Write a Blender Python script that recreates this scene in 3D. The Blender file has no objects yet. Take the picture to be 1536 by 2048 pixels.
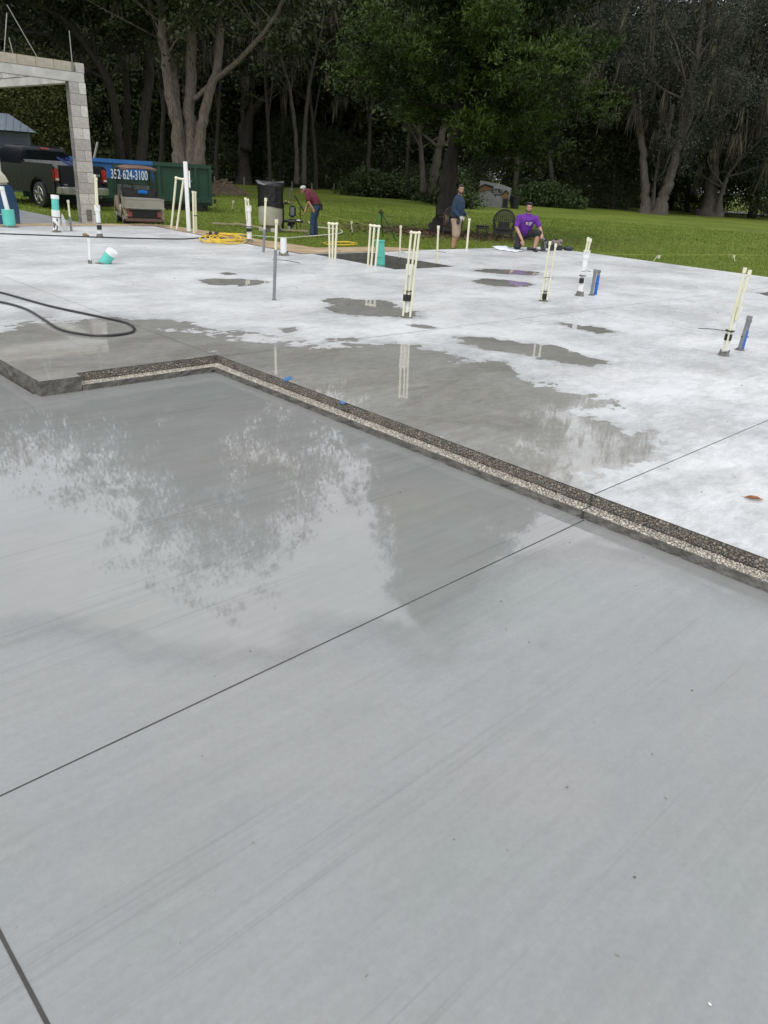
import bpy, bmesh, math, random
import numpy as np
from mathutils import Vector, Matrix, Euler
R = math.radians
rnd = random.Random(7)
# ------------------------------------------------------------------ camera
FPX, PITCH, ROLL, CAMH = 1506.0, R(24.3), R(3.9), 1.5
TH = R(45.4)                      # the building's own axis on the ground
GZ = -0.42                        # lawn level, the house slab top is z = 0
sc = bpy.context.scene
C = sc.collection
_f = Vector((0, math.cos(PITCH), -math.sin(PITCH)))
_u0 = Vector((1, 0, 0)).cross(_f)
_r = Vector((1, 0, 0)) * math.cos(ROLL) + _u0 * math.sin(ROLL)
_u = _u0 * math.cos(ROLL) - Vector((1, 0, 0)) * math.sin(ROLL)
cam = bpy.data.cameras.new('camera')
cam.sensor_fit = 'VERTICAL'; cam.sensor_height = 24.0
cam.lens = FPX / 2048 * 24.0
cam.clip_start = 0.05; cam.clip_end = 3000
camo = bpy.data.objects.new('camera', cam); C.objects.link(camo)
m = Matrix.Identity(4)
for i in range(3):
    m[i][0] = _r[i]; m[i][1] = _u[i]; m[i][2] = -_f[i]
m[2][3] = CAMH
camo.matrix_world = m
sc.camera = camo
# ------------------------------------------------------------------ sky, sun, exposure
SUN_EL, SUN_AZ = R(58), R(205)
w = bpy.data.worlds.new('World'); sc.world = w; w.use_nodes = True
nt = w.node_tree; nt.nodes.clear()
out = nt.nodes.new('ShaderNodeOutputWorld'); bg = nt.nodes.new('ShaderNodeBackground')
sky = nt.nodes.new('ShaderNodeTexSky'); sky.sky_type = 'NISHITA'; sky.sun_disc = False
sky.sun_elevation = SUN_EL; sky.sun_rotation = SUN_AZ; sky.air_density = 1.0; sky.dust_density = 4.0; sky.ozone_density = 1.0
hs = nt.nodes.new('ShaderNodeHueSaturation'); hs.inputs['Saturation'].default_value = 0.28
tc = nt.nodes.new('ShaderNodeTexCoord'); nz = nt.nodes.new('ShaderNodeTexNoise')
nz.inputs['Scale'].default_value = 2.2; nz.inputs['Detail'].default_value = 6; nz.inputs['Roughness'].default_value = .55
cr = nt.nodes.new('ShaderNodeValToRGB')
cr.color_ramp.elements[0].position = .3; cr.color_ramp.elements[0].color = (8.0, 8.3, 8.8, 1)
cr.color_ramp.elements[1].position = .72; cr.color_ramp.elements[1].color = (11.5, 11.8, 12.2, 1)
mx = nt.nodes.new('ShaderNodeMix'); mx.data_type = 'RGBA'; mx.inputs[0].default_value = 0.7
nt.links.new(tc.outputs['Generated'], nz.inputs['Vector']); nt.links.new(nz.outputs['Fac'], cr.inputs[0])
nt.links.new(sky.outputs[0], hs.inputs['Color'])
nt.links.new(hs.outputs[0], mx.inputs[6]); nt.links.new(cr.outputs[0], mx.inputs[7])
nt.links.new(mx.outputs[2], bg.inputs[0]); bg.inputs[1].default_value = 0.10
nt.links.new(bg.outputs[0], out.inputs[0])
sun = bpy.data.lights.new('sun', 'SUN'); sun.energy = 0.7; sun.angle = R(30); sun.color = (1, .97, .93)
suno = bpy.data.objects.new('sun', sun); C.objects.link(suno)
sd = Vector((math.sin(SUN_AZ) * math.cos(SUN_EL), math.cos(SUN_AZ) * math.cos(SUN_EL), math.sin(SUN_EL)))
suno.rotation_euler = sd.to_track_quat('Z', 'Y').to_euler(); suno.location = (0, 0, 40)
vs = sc.view_settings
vs.view_transform = 'Standard'; vs.look = 'None'; vs.gamma = 1; vs.use_curve_mapping = False; vs.exposure = 0.62
sc.cycles.max_bounces = 6; sc.cycles.diffuse_bounces = 2; sc.cycles.glossy_bounces = 3; sc.cycles.transparent_max_bounces = 4

# ------------------------------------------------------------------ helpers: survey
CAMP = Vector((0, 0, CAMH))
def ray(x, y): return _f + _r * ((x - 768) / FPX) + _u * ((1024 - y) / FPX)
def G(x, y, z=0.0):
    """ground point seen at photo pixel x, y on the level z"""
    d = ray(x, y); return CAMP + d * ((z - CAMH) / d.z)
def V(x, y, b, off=0.0):
    """point above/beside b, on the upright plane through b that faces the viewpoint"""
    n = Vector((b.x, b.y, 0)).normalized(); d = ray(x, y)
    t = (b.x * n.x + b.y * n.y + off) / (d.x * n.x + d.y * n.y); return CAMP + d * t
cT, sT = math.cos(TH), math.sin(TH)
def W(u, v, z=0.0): return Vector((u * cT - v * sT, u * sT + v * cT, z))
def UV(p): return (p.x * cT + p.y * sT, -p.x * sT + p.y * cT)

# ------------------------------------------------------------------ helpers: objects
MATS = {}
def lnk(t, a, b): t.links.new(a, b)
def mat(name, col, rough=.6, metal=0, var=.18, scale=6, bump=0.0, bscale=60, col2=None, coat=0, spec=.5, stretch=None, detail=4, world=False):
    if name in MATS: return MATS[name]
    m = bpy.data.materials.new(name); m.use_nodes = True; t = m.node_tree
    b = t.nodes['Principled BSDF']
    b.inputs['Roughness'].default_value = rough; b.inputs['Metallic'].default_value = metal
    b.inputs['Coat Weight'].default_value = coat; b.inputs['Specular IOR Level'].default_value = spec
    tc = t.nodes.new('ShaderNodeTexCoord'); n = t.nodes.new('ShaderNodeTexNoise')
    src = tc.outputs['Object']
    if world:
        ge = t.nodes.new('ShaderNodeNewGeometry'); src = ge.outputs['Position']
    if stretch:
        mp = t.nodes.new('ShaderNodeMapping'); mp.inputs['Scale'].default_value = stretch
        lnk(t, src, mp.inputs[0]); src = mp.outputs[0]
    n.inputs['Scale'].default_value = scale; n.inputs['Detail'].default_value = detail
    lnk(t, src, n.inputs['Vector'])
    r = t.nodes.new('ShaderNodeValToRGB'); e = r.color_ramp.elements
    e[0].position = .3; e[1].position = .72
    c2 = col2 or tuple(min(1, c * (1 + var)) for c in col); c1 = col if col2 else tuple(c * (1 - var) for c in col)
    e[0].color = (*c1, 1); e[1].color = (*c2, 1)
    lnk(t, n.outputs['Fac'], r.inputs[0]); lnk(t, r.outputs[0], b.inputs['Base Color'])
    if bump:
        n2 = t.nodes.new('ShaderNodeTexNoise'); n2.inputs['Scale'].default_value = bscale; n2.inputs['Detail'].default_value = 5
        lnk(t, src, n2.inputs['Vector'])
        bp = t.nodes.new('ShaderNodeBump'); bp.inputs['Strength'].default_value = bump; bp.inputs['Distance'].default_value = .02
        lnk(t, n2.outputs['Fac'], bp.inputs['Height']); lnk(t, bp.outputs[0], b.inputs['Normal'])
    MATS[name] = m; return m

ROOTM = {}
def thing(name, label, cat, loc=(0, 0, 0), rz=0.0, group=None):
    o = bpy.data.objects.new(name, None); C.objects.link(o); o.empty_display_size = .1
    o.location = loc; o.rotation_euler = (0, 0, rz)
    o['label'] = label; o['category'] = cat
    if group: o['group'] = group
    ROOTM[o.name] = Matrix.Translation(Vector(loc)) @ Matrix.Rotation(rz, 4, 'Z')
    return o
def tag(o, label, cat, group=None):
    o['label'] = label; o['category'] = cat
    if group: o['group'] = group
    return o
def root_inv(p):
    m = Matrix.Identity(4)
    while p is not None:
        m = Matrix.Translation(p.location) @ p.rotation_euler.to_matrix().to_4x4() @ m; p = p.parent
    return m.inverted()
def link(name, me, parent=None, kind=None):
    o = bpy.data.objects.new(name, me); C.objects.link(o)
    if parent: o.parent = parent
    if kind: o['kind'] = kind
    return o
class MB:
    def __init__(s): s.v = []; s.f = []; s.mi = []; s.m = 0
    def add(s, vs, fs):
        k = len(s.v); s.v += [tuple(p) for p in vs]; s.f += [tuple(i + k for i in f) for f in fs]; s.mi += [s.m] * len(fs); return s
    def box(s, c, d, rot=None, taper=1.0):
        hx, hy, hz = d[0] / 2, d[1] / 2, d[2] / 2
        P = [Vector((x * hx * (taper if z > 0 else 1), y * hy * (taper if z > 0 else 1), z * hz)) for z in (-1, 1) for x, y in ((-1, -1), (1, -1), (1, 1), (-1, 1))]
        if rot is not None: 
            Mx = rot if isinstance(rot, Matrix) else Euler(rot).to_matrix()
            P = [Mx @ p for p in P]
        c = Vector(c)
        return s.add([p + c for p in P], [(3, 2, 1, 0), (4, 5, 6, 7), (0, 1, 5, 4), (1, 2, 6, 5), (2, 3, 7, 6), (3, 0, 4, 7)])
    def tube(s, pts, r, n=8, cap=True, flat=None, up=None):
        pts = [Vector(p) for p in pts]; N = len(pts)
        rr = r if isinstance(r, list) else [r] * N
        vs = []; prev = Vector(up) if up else None
        for i, p in enumerate(pts):
            d = (pts[min(i + 1, N - 1)] - pts[max(i - 1, 0)])
            if d.length < 1e-9: d = Vector((0, 0, 1))
            d.normalize()
            if prev is None: prev = d.orthogonal()
            a = prev - d * prev.dot(d)
            if a.length < 1e-6: a = d.orthogonal()
            a.normalize(); b = d.cross(a); prev = a
            q = rr[i]; ra, rb = (q if isinstance(q, (tuple, list)) else (q, q * (flat or 1)))
            for k in range(n):
                t = 2 * math.pi * k / n; vs.append(p + a * (math.cos(t) * ra) + b * (math.sin(t) * rb))
        fs = [(i * n + k, i * n + (k + 1) % n, (i + 1) * n + (k + 1) % n, (i + 1) * n + k) for i in range(N - 1) for k in range(n)]
        if cap: fs += [tuple(reversed(range(n))), tuple((N - 1) * n + k for k in range(n))]
        return s.add(vs, fs)
    def cyl(s, a, b, r, n=12, r2=None): return s.tube([a, b], [r, r if r2 is None else r2], n)
    def ell(s, c, r, n=12, m=8, rot=None):
        c = Vector(c); vs = []; fs = []
        Mx = Euler(rot).to_matrix() if rot else Matrix.Identity(3)
        for j in range(m + 1):
            ph = math.pi * j / m
            for k in range(n):
                t = 2 * math.pi * k / n
                vs.append(c + Mx @ Vector((r[0] * math.sin(ph) * math.cos(t), r[1] * math.sin(ph) * math.sin(t), r[2] * math.cos(ph))))
        for j in range(m):
            for k in range(n): fs.append((j * n + k, (j + 1) * n + k, (j + 1) * n + (k + 1) % n, j * n + (k + 1) % n))
        return s.add(vs, fs)
    def prism(s, poly, y0, y1, ax='y'):
        """polygon in x-z extruded along y (ax='y') or in x-y along z (ax='z')"""
        n = len(poly)
        mk = (lambda p, h: (p[0], h, p[1])) if ax == 'y' else (lambda p, h: (p[0], p[1], h))
        if ax == 'x': mk = lambda p, h: (h, p[0], p[1])
        return s.add([mk(p, y0) for p in poly] + [mk(p, y1) for p in poly],
                     [tuple(range(n)), tuple(range(2 * n - 1, n - 1, -1))] + [(i, n + i, n + (i + 1) % n, (i + 1) % n) for i in range(n)])
    def lathe(s, prof, n=16, c=(0, 0, 0)):
        c = Vector(c); N = len(prof)
        vs = [c + Vector((r * math.cos(2 * math.pi * k / n), r * math.sin(2 * math.pi * k / n), z)) for r, z in prof for k in range(n)]
        fs = [(i * n + k, i * n + (k + 1) % n, (i + 1) * n + (k + 1) % n, (i + 1) * n + k) for i in range(N - 1) for k in range(n)]
        return s.add(vs, fs + [tuple(reversed(range(n))), tuple((N - 1) * n + k for k in range(n))])
    def build(s, name, mats, parent=None, world=False, smooth=False, bevel=0, kind=None, fix=True):
        vs = s.v
        if world and parent is not None:
            im = root_inv(parent); vs = [im @ Vector(p) for p in vs]
        me = bpy.data.meshes.new(name); me.from_pydata([tuple(p) for p in vs], [], s.f)
        if not isinstance(mats, (list, tuple)): mats = [mats]
        for m in mats: me.materials.append(m)
        if len(mats) > 1: me.polygons.foreach_set('material_index', s.mi)
        if bevel or fix:
            bm = bmesh.new(); bm.from_mesh(me)
            if fix: bmesh.ops.recalc_face_normals(bm, faces=bm.faces)
            if bevel:
                bmesh.ops.bevel(bm, geom=[e for e in bm.edges if e.calc_face_angle(0) > .6], offset=bevel, segments=2, affect='EDGES', clamp_overlap=True)
            bm.to_mesh(me); bm.free()
        if smooth:
            try: me.shade_smooth()
            except Exception: me.polygons.foreach_set('use_smooth', [True] * len(me.polygons))
            if smooth != 'all':
                try: me.set_sharp_from_angle(angle=R(40))
                except Exception: pass
        me.update()
        return link(name, me, parent, kind)
def npmesh(name, vs, fs, mats, quads=True):
    """fast mesh from numpy arrays: vs (n,3), fs (m,k)"""
    me = bpy.data.meshes.new(name); k = fs.shape[1]
    me.vertices.add(len(vs)); me.vertices.foreach_set('co', np.ascontiguousarray(vs, np.float32).ravel())
    me.loops.add(fs.size); me.loops.foreach_set('vertex_index', np.ascontiguousarray(fs, np.int32).ravel())
    me.polygons.add(len(fs)); me.polygons.foreach_set('loop_start', np.arange(0, fs.size, k, dtype=np.int32))
    for m in (mats if isinstance(mats, (list, tuple)) else [mats]): me.materials.append(m)
    me.update(calc_edges=True); return me
def crom(pts, n=6):
    pts = [Vector(p) for p in pts]; o = []
    for i in range(len(pts) - 1):
        a, b, c, d = pts[max(i - 1, 0)], pts[i], pts[i + 1], pts[min(i + 2, len(pts) - 1)]
        for k in range(n):
            t = k / n; o.append(.5 * ((2 * b) + (c - a) * t + (2 * a - 5 * b + 4 * c - d) * t * t + (3 * b - a - 3 * c + d) * t ** 3))
    return o + [pts[-1]]
def text_mesh(name, body, size, material, parent, loc, rot, depth=.004, sx=1.0):
    cu = bpy.data.curves.new(name, 'FONT'); cu.body = body; cu.size = size; cu.extrude = depth; cu.offset = size * .012
    cu.align_x = 'CENTER'; cu.align_y = 'CENTER'
    to = bpy.data.objects.new(name, cu); C.objects.link(to)
    dg = bpy.context.evaluated_depsgraph_get(); me = bpy.data.meshes.new_from_object(to.evaluated_get(dg))
    bpy.data.objects.remove(to); me.materials.clear(); me.materials.append(material)
    for v in me.vertices: v.co.x *= sx
    o = link(name, me, parent); o.location = loc; o.rotation_euler = rot; return o
# ================================================================== ground, slabs
def concrete(name, dryA, dryB, wetA, wetB, dry_rough, wet_rough, streak_u, lo=False):
    m = bpy.data.materials.new(name); m.use_nodes = True; t = m.node_tree; N = t.nodes.new
    b = t.nodes['Principled BSDF']
    ge = N('ShaderNodeNewGeometry')
    mp = N('ShaderNodeMapping'); mp.inputs['Rotation'].default_value = (0, 0, -TH); lnk(t, ge.outputs['Position'], mp.inputs[0])
    def noise(scale, det=5, st=None, rough=.55, dist=0):
        n = N('ShaderNodeTexNoise'); n.inputs['Scale'].default_value = scale; n.inputs['Detail'].default_value = det; n.inputs['Roughness'].default_value = rough
        n.inputs['Distortion'].default_value = dist
        src = mp.outputs[0]
        if st:
            q = N('ShaderNodeMapping'); q.inputs['Scale'].default_value = st; lnk(t, src, q.inputs[0]); src = q.outputs[0]
        lnk(t, src, n.inputs['Vector']); return n.outputs['Fac']
    def ramp(f, a, ca, bb, cb):
        r = N('ShaderNodeValToRGB'); e = r.color_ramp.elements; e[0].position = a; e[1].position = bb
        e[0].color = (*ca, 1) if isinstance(ca, tuple) else (ca, ca, ca, 1); e[1].color = (*cb, 1) if isinstance(cb, tuple) else (cb, cb, cb, 1)
        lnk(t, f, r.inputs[0]); return r.outputs[0]
    def math_(op, a, b_):
        n = N('ShaderNodeMath'); n.operation = op
        for i, x in enumerate((a, b_)):
            if isinstance(x, (int, float)): n.inputs[i].default_value = x
            else: lnk(t, x, n.inputs[i])
        return n.outputs[0]
    def mixc(f, a, b_, ty='MIX'):
        n = N('ShaderNodeMix'); n.data_type = 'RGBA'; n.blend_type = ty
        for i, x in ((0, f), (6, a), (7, b_)):
            if isinstance(x, (int, float)): n.inputs[i].default_value = x if i == 0 else (x, x, x, 1)
            elif isinstance(x, tuple): n.inputs[i].default_value = (*x, 1)
            else: lnk(t, x, n.inputs[i])
        return n.outputs[2]
    at = N('ShaderNodeAttribute'); at.attribute_name = 'wet'
    ns = noise(1.1 if lo else 1.5, 9, None if lo else (1, 1.35, 1), .62, .3)
    ns2 = noise(9, 6, None, .65)
    f = math_('ADD', at.outputs['Fac'], math_('MULTIPLY', math_('SUBTRACT', ns, .5), 1.5 if not lo else .8))
    f = math_('ADD', f, math_('MULTIPLY', math_('SUBTRACT', ns2, .5), .55 if not lo else .5))
    wet = ramp(f, .47 if not lo else .38, 0.0, .53 if not lo else .66, 1.0)
    mott = noise(.55, 8, streak_u, .62, .5); mot2 = noise(2.3, 8, (1, 1.7, 1), .7, .3); fine = noise(60, 4)
    mot3 = noise(8, 9, (1, 2.2, 1), .75, .6)
    k = math_('ADD', math_('MULTIPLY', mott, .45), math_('ADD', math_('MULTIPLY', mot2, .25), math_('MULTIPLY', mot3, .30)))
    dry = ramp(k, .42, dryA, .57, dryB)
    dry = mixc(.10 if lo else .25, dry, ramp(fine, .3, .25, .8, .9), 'SOFT_LIGHT')
    warm = noise(.8, 3); dry = mixc(ramp(warm, .5, 0.0, .75, .35), dry, mixc(1.0, dry, (1.0, .93, .88), 'MULTIPLY'))
    wc = ramp(mot3 if not lo else mot2, .35, wetA, .68, wetB)
    if not lo: wc = mixc(ramp(noise(.9, 9, (1, 1.6, 1), .7, .8), .40, 0.0, .62, .75), wc, mixc(1.0, wc, (.70, .69, .66), 'MULTIPLY'))
    cool = noise(1.3, 3); wc = mixc(ramp(cool, .55, 0.0, .8, .5), wc, mixc(1.0, wc, (1.0, .92, .8), 'MULTIPLY'))
    specks = noise(140, 2); sp = ramp(specks, .73, 0.0, .78, .5)
    damp_ = ramp(f, .12, 0.0, .50, .55); dry = mixc(damp_, dry, mixc(1.0, dry, (.66, .665, .66), 'MULTIPLY'))
    col = mixc(wet, dry, wc); col = mixc(math_('MULTIPLY', sp, .25), col, (.6, .6, .58))
    dk = noise(34, 2); col = mixc(ramp(dk, .79, 0.0, .82, .75), col, (.10, .09, .08))
    # trowel and broom lines run along the pour
    br = noise(26, 6, (.03, 1, 1), .7); col = mixc(.07 if lo else .05, col, ramp(br, .35, .2, .65, .85), 'SOFT_LIGHT')
    if lo:
        b1 = noise(3, 3, (.08, 1, 1), .6); b2 = noise(75, 2, (.012, 1, 1), .6)
        col = mixc(ramp(math_('MULTIPLY', b1, b2), .31, 0.0, .42, .34), col, (.13, .13, .13))
        st = noise(1.7, 9, None, .8, 1.2); col = mixc(ramp(st, .66, 0.0, .74, .22), col, (.20, .15, .11))
        gr_ = noise(.9, 4); col = mixc(ramp(gr_, .42, 0.0, .62, .55), col, mixc(1.0, col, (.93, 1.0, .985), 'MULTIPLY'))
    lnk(t, col, b.inputs['Base Color'])
    rr = mixc(wet, ramp(mot2, .3, dry_rough + .1, .7, dry_rough - .08), ramp(ns2, .35, wet_rough, .7, wet_rough * 2.2))
    lnk(t, rr, b.inputs['Roughness']); lnk(t, math_('ADD', math_('MULTIPLY', wet, .34 if lo else .18), 1.36), b.inputs['IOR'])
    bp = N('ShaderNodeBump'); bp.inputs['Distance'].default_value = .003
    lnk(t, mixc(wet, .20, .0035), bp.inputs['Strength'])
    h = math_('ADD', math_('MULTIPLY', noise(11, 5, (.6, 1, 1)), 2.2), math_('ADD', fine, math_('MULTIPLY', br, .8)))
    lnk(t, h, bp.inputs['Height']); lnk(t, bp.outputs[0], b.inputs['Normal'])
    return m
M_up = concrete('house_slab_concrete', (.35, .356, .36), (.585, .592, .597), (.25, .247, .232), (.335, .328, .31), .42, .02, (1.0, 1.5, 1))
M_lo = concrete('porch_slab_concrete', (.234, .237, .236), (.257, .260, .259), (.216, .217, .211), (.245, .246, .240), .27, .018, (.35, 1.2, 1), True)
M_edge = mat('slab_edge_concrete', (.075, .07, .06), .75, var=.3, scale=12, bump=1.0, bscale=30, col2=(.16, .15, .135), world=True)
M_garage = mat('garage_slab_concrete', (.20, .21, .215), .35, scale=1.3, bump=.2, col2=(.32, .32, .32), world=True)
M_joint = mat('saw_cut', (.05, .048, .045), .9, world=True)

U0, UL, V0, UF, VB, VM, UR = 1.92, 3.44, 5.39, 9.27, 17.3, 11.78, 17.03
RU0, RU1, RV0, RV1 = 9.42, 10.92, 9.40, 11.62     # shower recess
ZL, ZS = -0.11, -0.066                             # porch slab, door shelf
SHELF = 0.10
def ticks(a, b, step, fixed):
    t = sorted(set([a, b] + [x for x in fixed if a < x < b])); o = [t[0]]
    for p, q in zip(t, t[1:]):
        n = max(1, int(round((q - p) / step))); o += [p + (q - p) * (i + 1) / n for i in range(n)]
    return np.array(o)
def pdist(P, poly):
    """signed distance (inside positive) of points (n,2) to polygon"""
    d = np.full(len(P), 1e9); ins = np.zeros(len(P), bool); n = len(poly)
    for i in range(n):
        a = np.array(poly[i]); b = np.array(poly[(i + 1) % n]); e = b - a
        t = np.clip(((P - a) @ e) / (e @ e + 1e-12), 0, 1); q = a + t[:, None] * e
        d = np.minimum(d, np.hypot(*(P - q).T))
        c = ((a[1] > P[:, 1]) != (b[1] > P[:, 1])); xs = a[0] + (P[:, 1] - a[1]) / (b[1] - a[1] + 1e-12) * e[0]
        ins ^= c & (P[:, 0] < xs)
    return np.where(ins, d, -d)
def grid_slab(name, us, vs_, keep, z, material, pools, width, base=None):
    U, Vv = np.meshgrid(us, vs_, indexing='ij'); X = U * cT - Vv * sT; Y = U * sT + Vv * cT
    P = np.stack([X.ravel(), Y.ravel()], 1); Z = np.full(len(P), z)
    nu, nv = len(us), len(vs_)
    I, J = np.meshgrid(np.arange(nu - 1), np.arange(nv - 1), indexing='ij')
    uc = (us[:-1] + us[1:]) / 2; vc = (vs_[:-1] + vs_[1:]) / 2
    Uc, Vc = np.meshgrid(uc, vc, indexing='ij'); K = keep(Uc, Vc)
    i0 = (I * nv + J)[K]; fs = np.stack([i0, i0 + nv, i0 + nv + 1, i0 + 1], 1)
    me = npmesh(name, np.column_stack([P, Z]), fs, material)
    wet = np.zeros(len(P))
    for poly, wd, top in pools:
        pw = [tuple(G(x, y, z).xy) for x, y in poly]
        wet = np.maximum(wet, np.clip(.5 + pdist(P, pw) / (2 * wd), 0, top))
    if base is not None: wet = np.maximum(wet, base(P))
    a = me.attributes.new('wet', 'FLOAT', 'POINT'); a.data.foreach_set('value', wet.astype(np.float32))
    return link(name, me)
pools_up = [
 ([(-260, 720), (-200, 655), (0, 655), (60, 640), (150, 652), (230, 640), (330, 642), (430, 665), (500, 682), (560, 680), (640, 690), (700, 680), (760, 688), (850, 700), (960, 722), (1040, 745), (1075, 772), (1150, 790), (1225, 812), (1190, 830), (1250, 860), (1330, 890), (1340, 930), (1240, 960), (1190, 1000), (1150, 1010), (430, 722), (150, 770), (60, 790)], .62, 1.0),
 ([(392, 562), (430, 558), (520, 558), (543, 564), (500, 571), (430, 570)], .2, .78),
 ([(436, 546), (455, 545), (470, 548), (450, 551)], .1, .68),
 ([(642, 601), (680, 597), (760, 598), (800, 606), (825, 632), (790, 636), (710, 632), (672, 624)], .26, .82),
 ([(562, 658), (590, 655), (595, 661), (575, 664)], .1, .68), ([(815, 649), (850, 651), (874, 656), (850, 657)], .1, .68),
 ([(940, 539), (970, 538), (1030, 540), (1092, 546), (1060, 552), (1010, 548), (975, 546)], .2, .78),
 ([(945, 562), (970, 557), (1030, 561), (1075, 570), (1040, 575), (990, 573), (962, 568)], .2, .78),
 ([(900, 675), (940, 674), (1010, 679), (1070, 688), (1140, 703), (1205, 722), (1180, 733), (1120, 722), (1050, 712), (990, 700), (940, 690)], .26, .82),
 ([(1132, 648), (1180, 650), (1236, 664), (1200, 667), (1150, 658)], .2, .78),
 ([(1505, 585), (1560, 583), (1600, 590), (1540, 592)], .2, .78),
 ([(1085, 690), (1105, 690), (1140, 700), (1110, 700)], .04, 1),
 ([(1240, 895), (1290, 888), (1316, 905), (1300, 925), (1255, 915)], .07, .9)]
def damp(P):
    return np.zeros(len(P))
keep_up = lambda u, v: (((v > V0 + SHELF) | (u > UL) | ((u < 2.22) & (v > V0))) & (u > U0) & ((v < VM) | (u < UF)) & ~((u > RU0) & (u < RU1) & (v > RV0) & (v < RV1)))
us = ticks(U0, UR, .075, [2.22, UL, UF, RU0, RU1]); vv = ticks(-7, VB, .075, [V0, V0 + SHELF, VM, RV0, RV1])
slab = grid_slab('house_slab', us, vv, keep_up, 0.0, M_up, pools_up, .1); slab['kind'] = 'structure'
pools_lo = [([(-400, 700), (0, 735), (85, 780), (430, 735), (1160, 1030), (1600, 1200), (1500, 1196), (1300, 1110), (1180, 1075), (1120, 1090), (1000, 1130), (960, 1180), (880, 1235), (860, 1290), (800, 1245), (600, 1235), (560, 1290), (300, 1290), (100, 1240), (-300, 1270)], .22, 1.0)]
lus = ticks(-7, UL, .07, []); lvs = ticks(-7, 12, .07, [])
low = grid_slab('porch_slab', lus, lvs, lambda u, v: ((u < UL) & (v < V0 + .1)) | (u < U0), ZL, M_lo, pools_lo, .3); low['kind'] = 'structure'
# upright faces of the slabs
def face_strip(pts, z0, z1, rough=.004, seed=0, step=.05):
    """wall following a uv polyline, slightly uneven"""
    rg = random.Random(seed); b = MB(); ring = []
    for (a, b_) in zip(pts, pts[1:]):
        L = math.hypot(b_[0] - a[0], b_[1] - a[1]); n = max(1, int(L / step))
        for i in range(n): ring.append((a[0] + (b_[0] - a[0]) * i / n, a[1] + (b_[1] - a[1]) * i / n))
    ring.append(pts[-1]); rows = 4; vs = []
    for (u, v) in ring:
        for j in range(rows):
            k = 0 if j in (0, rows - 1) else rg.uniform(-rough, rough)
            vs.append(W(u + k, v + k, z0 + (z1 - z0) * j / (rows - 1)))
    b.add(vs, [(i * rows + j, (i + 1) * rows + j, (i + 1) * rows + j + 1, i * rows + j + 1) for i in range(len(ring) - 1) for j in range(rows - 1)])
    return b
face_strip([(U0, VB), (U0, V0), (2.22, V0), (2.22, V0 + SHELF)], ZL - .02, 0, .006, 1).build('slab_edge', M_edge, slab, fix=False)
face_strip([(2.22, V0), (UL - SHELF, V0), (UL - SHELF, -7)], ZL - .02, ZS, .005, 2).build('shelf_face', M_edge, slab, fix=False)
far = MB()
fe = face_strip([(U0, VB), (UF, VB), (UF, VM), (UR, VM), (UR, -7)], GZ - .05, 0, .004, 3, .4); fe.build('slab_edge', M_garage, slab, fix=False)
# exposed aggregate: back wall and shelf of the door recess, with the pebbles
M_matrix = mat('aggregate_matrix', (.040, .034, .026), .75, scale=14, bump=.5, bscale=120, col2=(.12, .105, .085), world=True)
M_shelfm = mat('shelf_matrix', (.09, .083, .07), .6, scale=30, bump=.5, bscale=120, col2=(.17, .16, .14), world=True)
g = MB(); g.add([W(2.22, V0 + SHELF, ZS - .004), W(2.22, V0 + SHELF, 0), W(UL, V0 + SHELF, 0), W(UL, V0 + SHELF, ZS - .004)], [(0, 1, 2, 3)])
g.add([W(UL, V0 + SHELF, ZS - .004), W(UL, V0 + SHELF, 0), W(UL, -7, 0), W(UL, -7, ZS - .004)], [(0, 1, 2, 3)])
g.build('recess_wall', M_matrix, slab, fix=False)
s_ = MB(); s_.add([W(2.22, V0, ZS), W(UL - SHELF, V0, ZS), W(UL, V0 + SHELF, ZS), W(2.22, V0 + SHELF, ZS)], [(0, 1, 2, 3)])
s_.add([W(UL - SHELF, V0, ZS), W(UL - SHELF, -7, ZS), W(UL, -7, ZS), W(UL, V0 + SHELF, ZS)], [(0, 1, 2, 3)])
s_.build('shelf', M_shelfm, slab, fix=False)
def pebbles(name, n, fn, mats, rmin, rmax, lift, seed, vmin=0):
    rg = np.random.default_rng(seed); vs = []; fs = []; mi = []; cell = {}
    k = 0; tries = 0
    while k < n and tries < n * 6:
        tries += 1
        a = rg.random(); b = rg.random(); r = rmin + (rmax - rmin) * rg.random() ** 1.4
        o, e1, e2, nn, key = fn(a, b, r)
        if o is None: continue
        ci = (key[0], int(key[1] / .026), int(key[2] / .026)); bad = False
        for di in (-1, 0, 1):
            for dj in (-1, 0, 1):
                for (x, y, rr_) in cell.get((ci[0], ci[1] + di, ci[2] + dj), ()):
                    if (x - key[1]) ** 2 + (y - key[2]) ** 2 < (r + rr_) ** 2 * .66: bad = True
        if bad: continue
        cell.setdefault(ci, []).append((key[1], key[2], r))
        m = 7; base = len(vs); th = rg.random() * 6; asp = .7 + .3 * rg.random(); hh = lift * (.5 + rg.random())
        for ring, (sc_, h) in enumerate(((1.0, -.001), (.72, hh))):
            for q in range(m):
                t = th + q * 2 * math.pi / m; rr_ = r * sc_ * (.85 + .25 * rg.random())
                x, y = rr_ * math.cos(t), rr_ * math.sin(t) * asp
                vs.append(tuple(o + e1 * x + e2 * y + nn * h))
        fs += [(base + q, base + (q + 1) % m, base + m + (q + 1) % m, base + m + q) for q in range(m)] + [tuple(base + m + q for q in range(m))]
        mi += [int(rg.random() * len(mats))] * (m + 1); k += 1
    me = bpy.data.meshes.new(name); me.from_pydata(vs, [], fs)
    for m_ in mats: me.materials.append(m_)
    me.polygons.foreach_set('material_index', mi); me.update()
    return link(name, me, slab, 'stuff')
LW, LS = UL - 2.22, V0 + SHELF + 1.0
eu, ev, ez = W(1, 0), W(0, 1), Vector((0, 0, 1))
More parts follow.
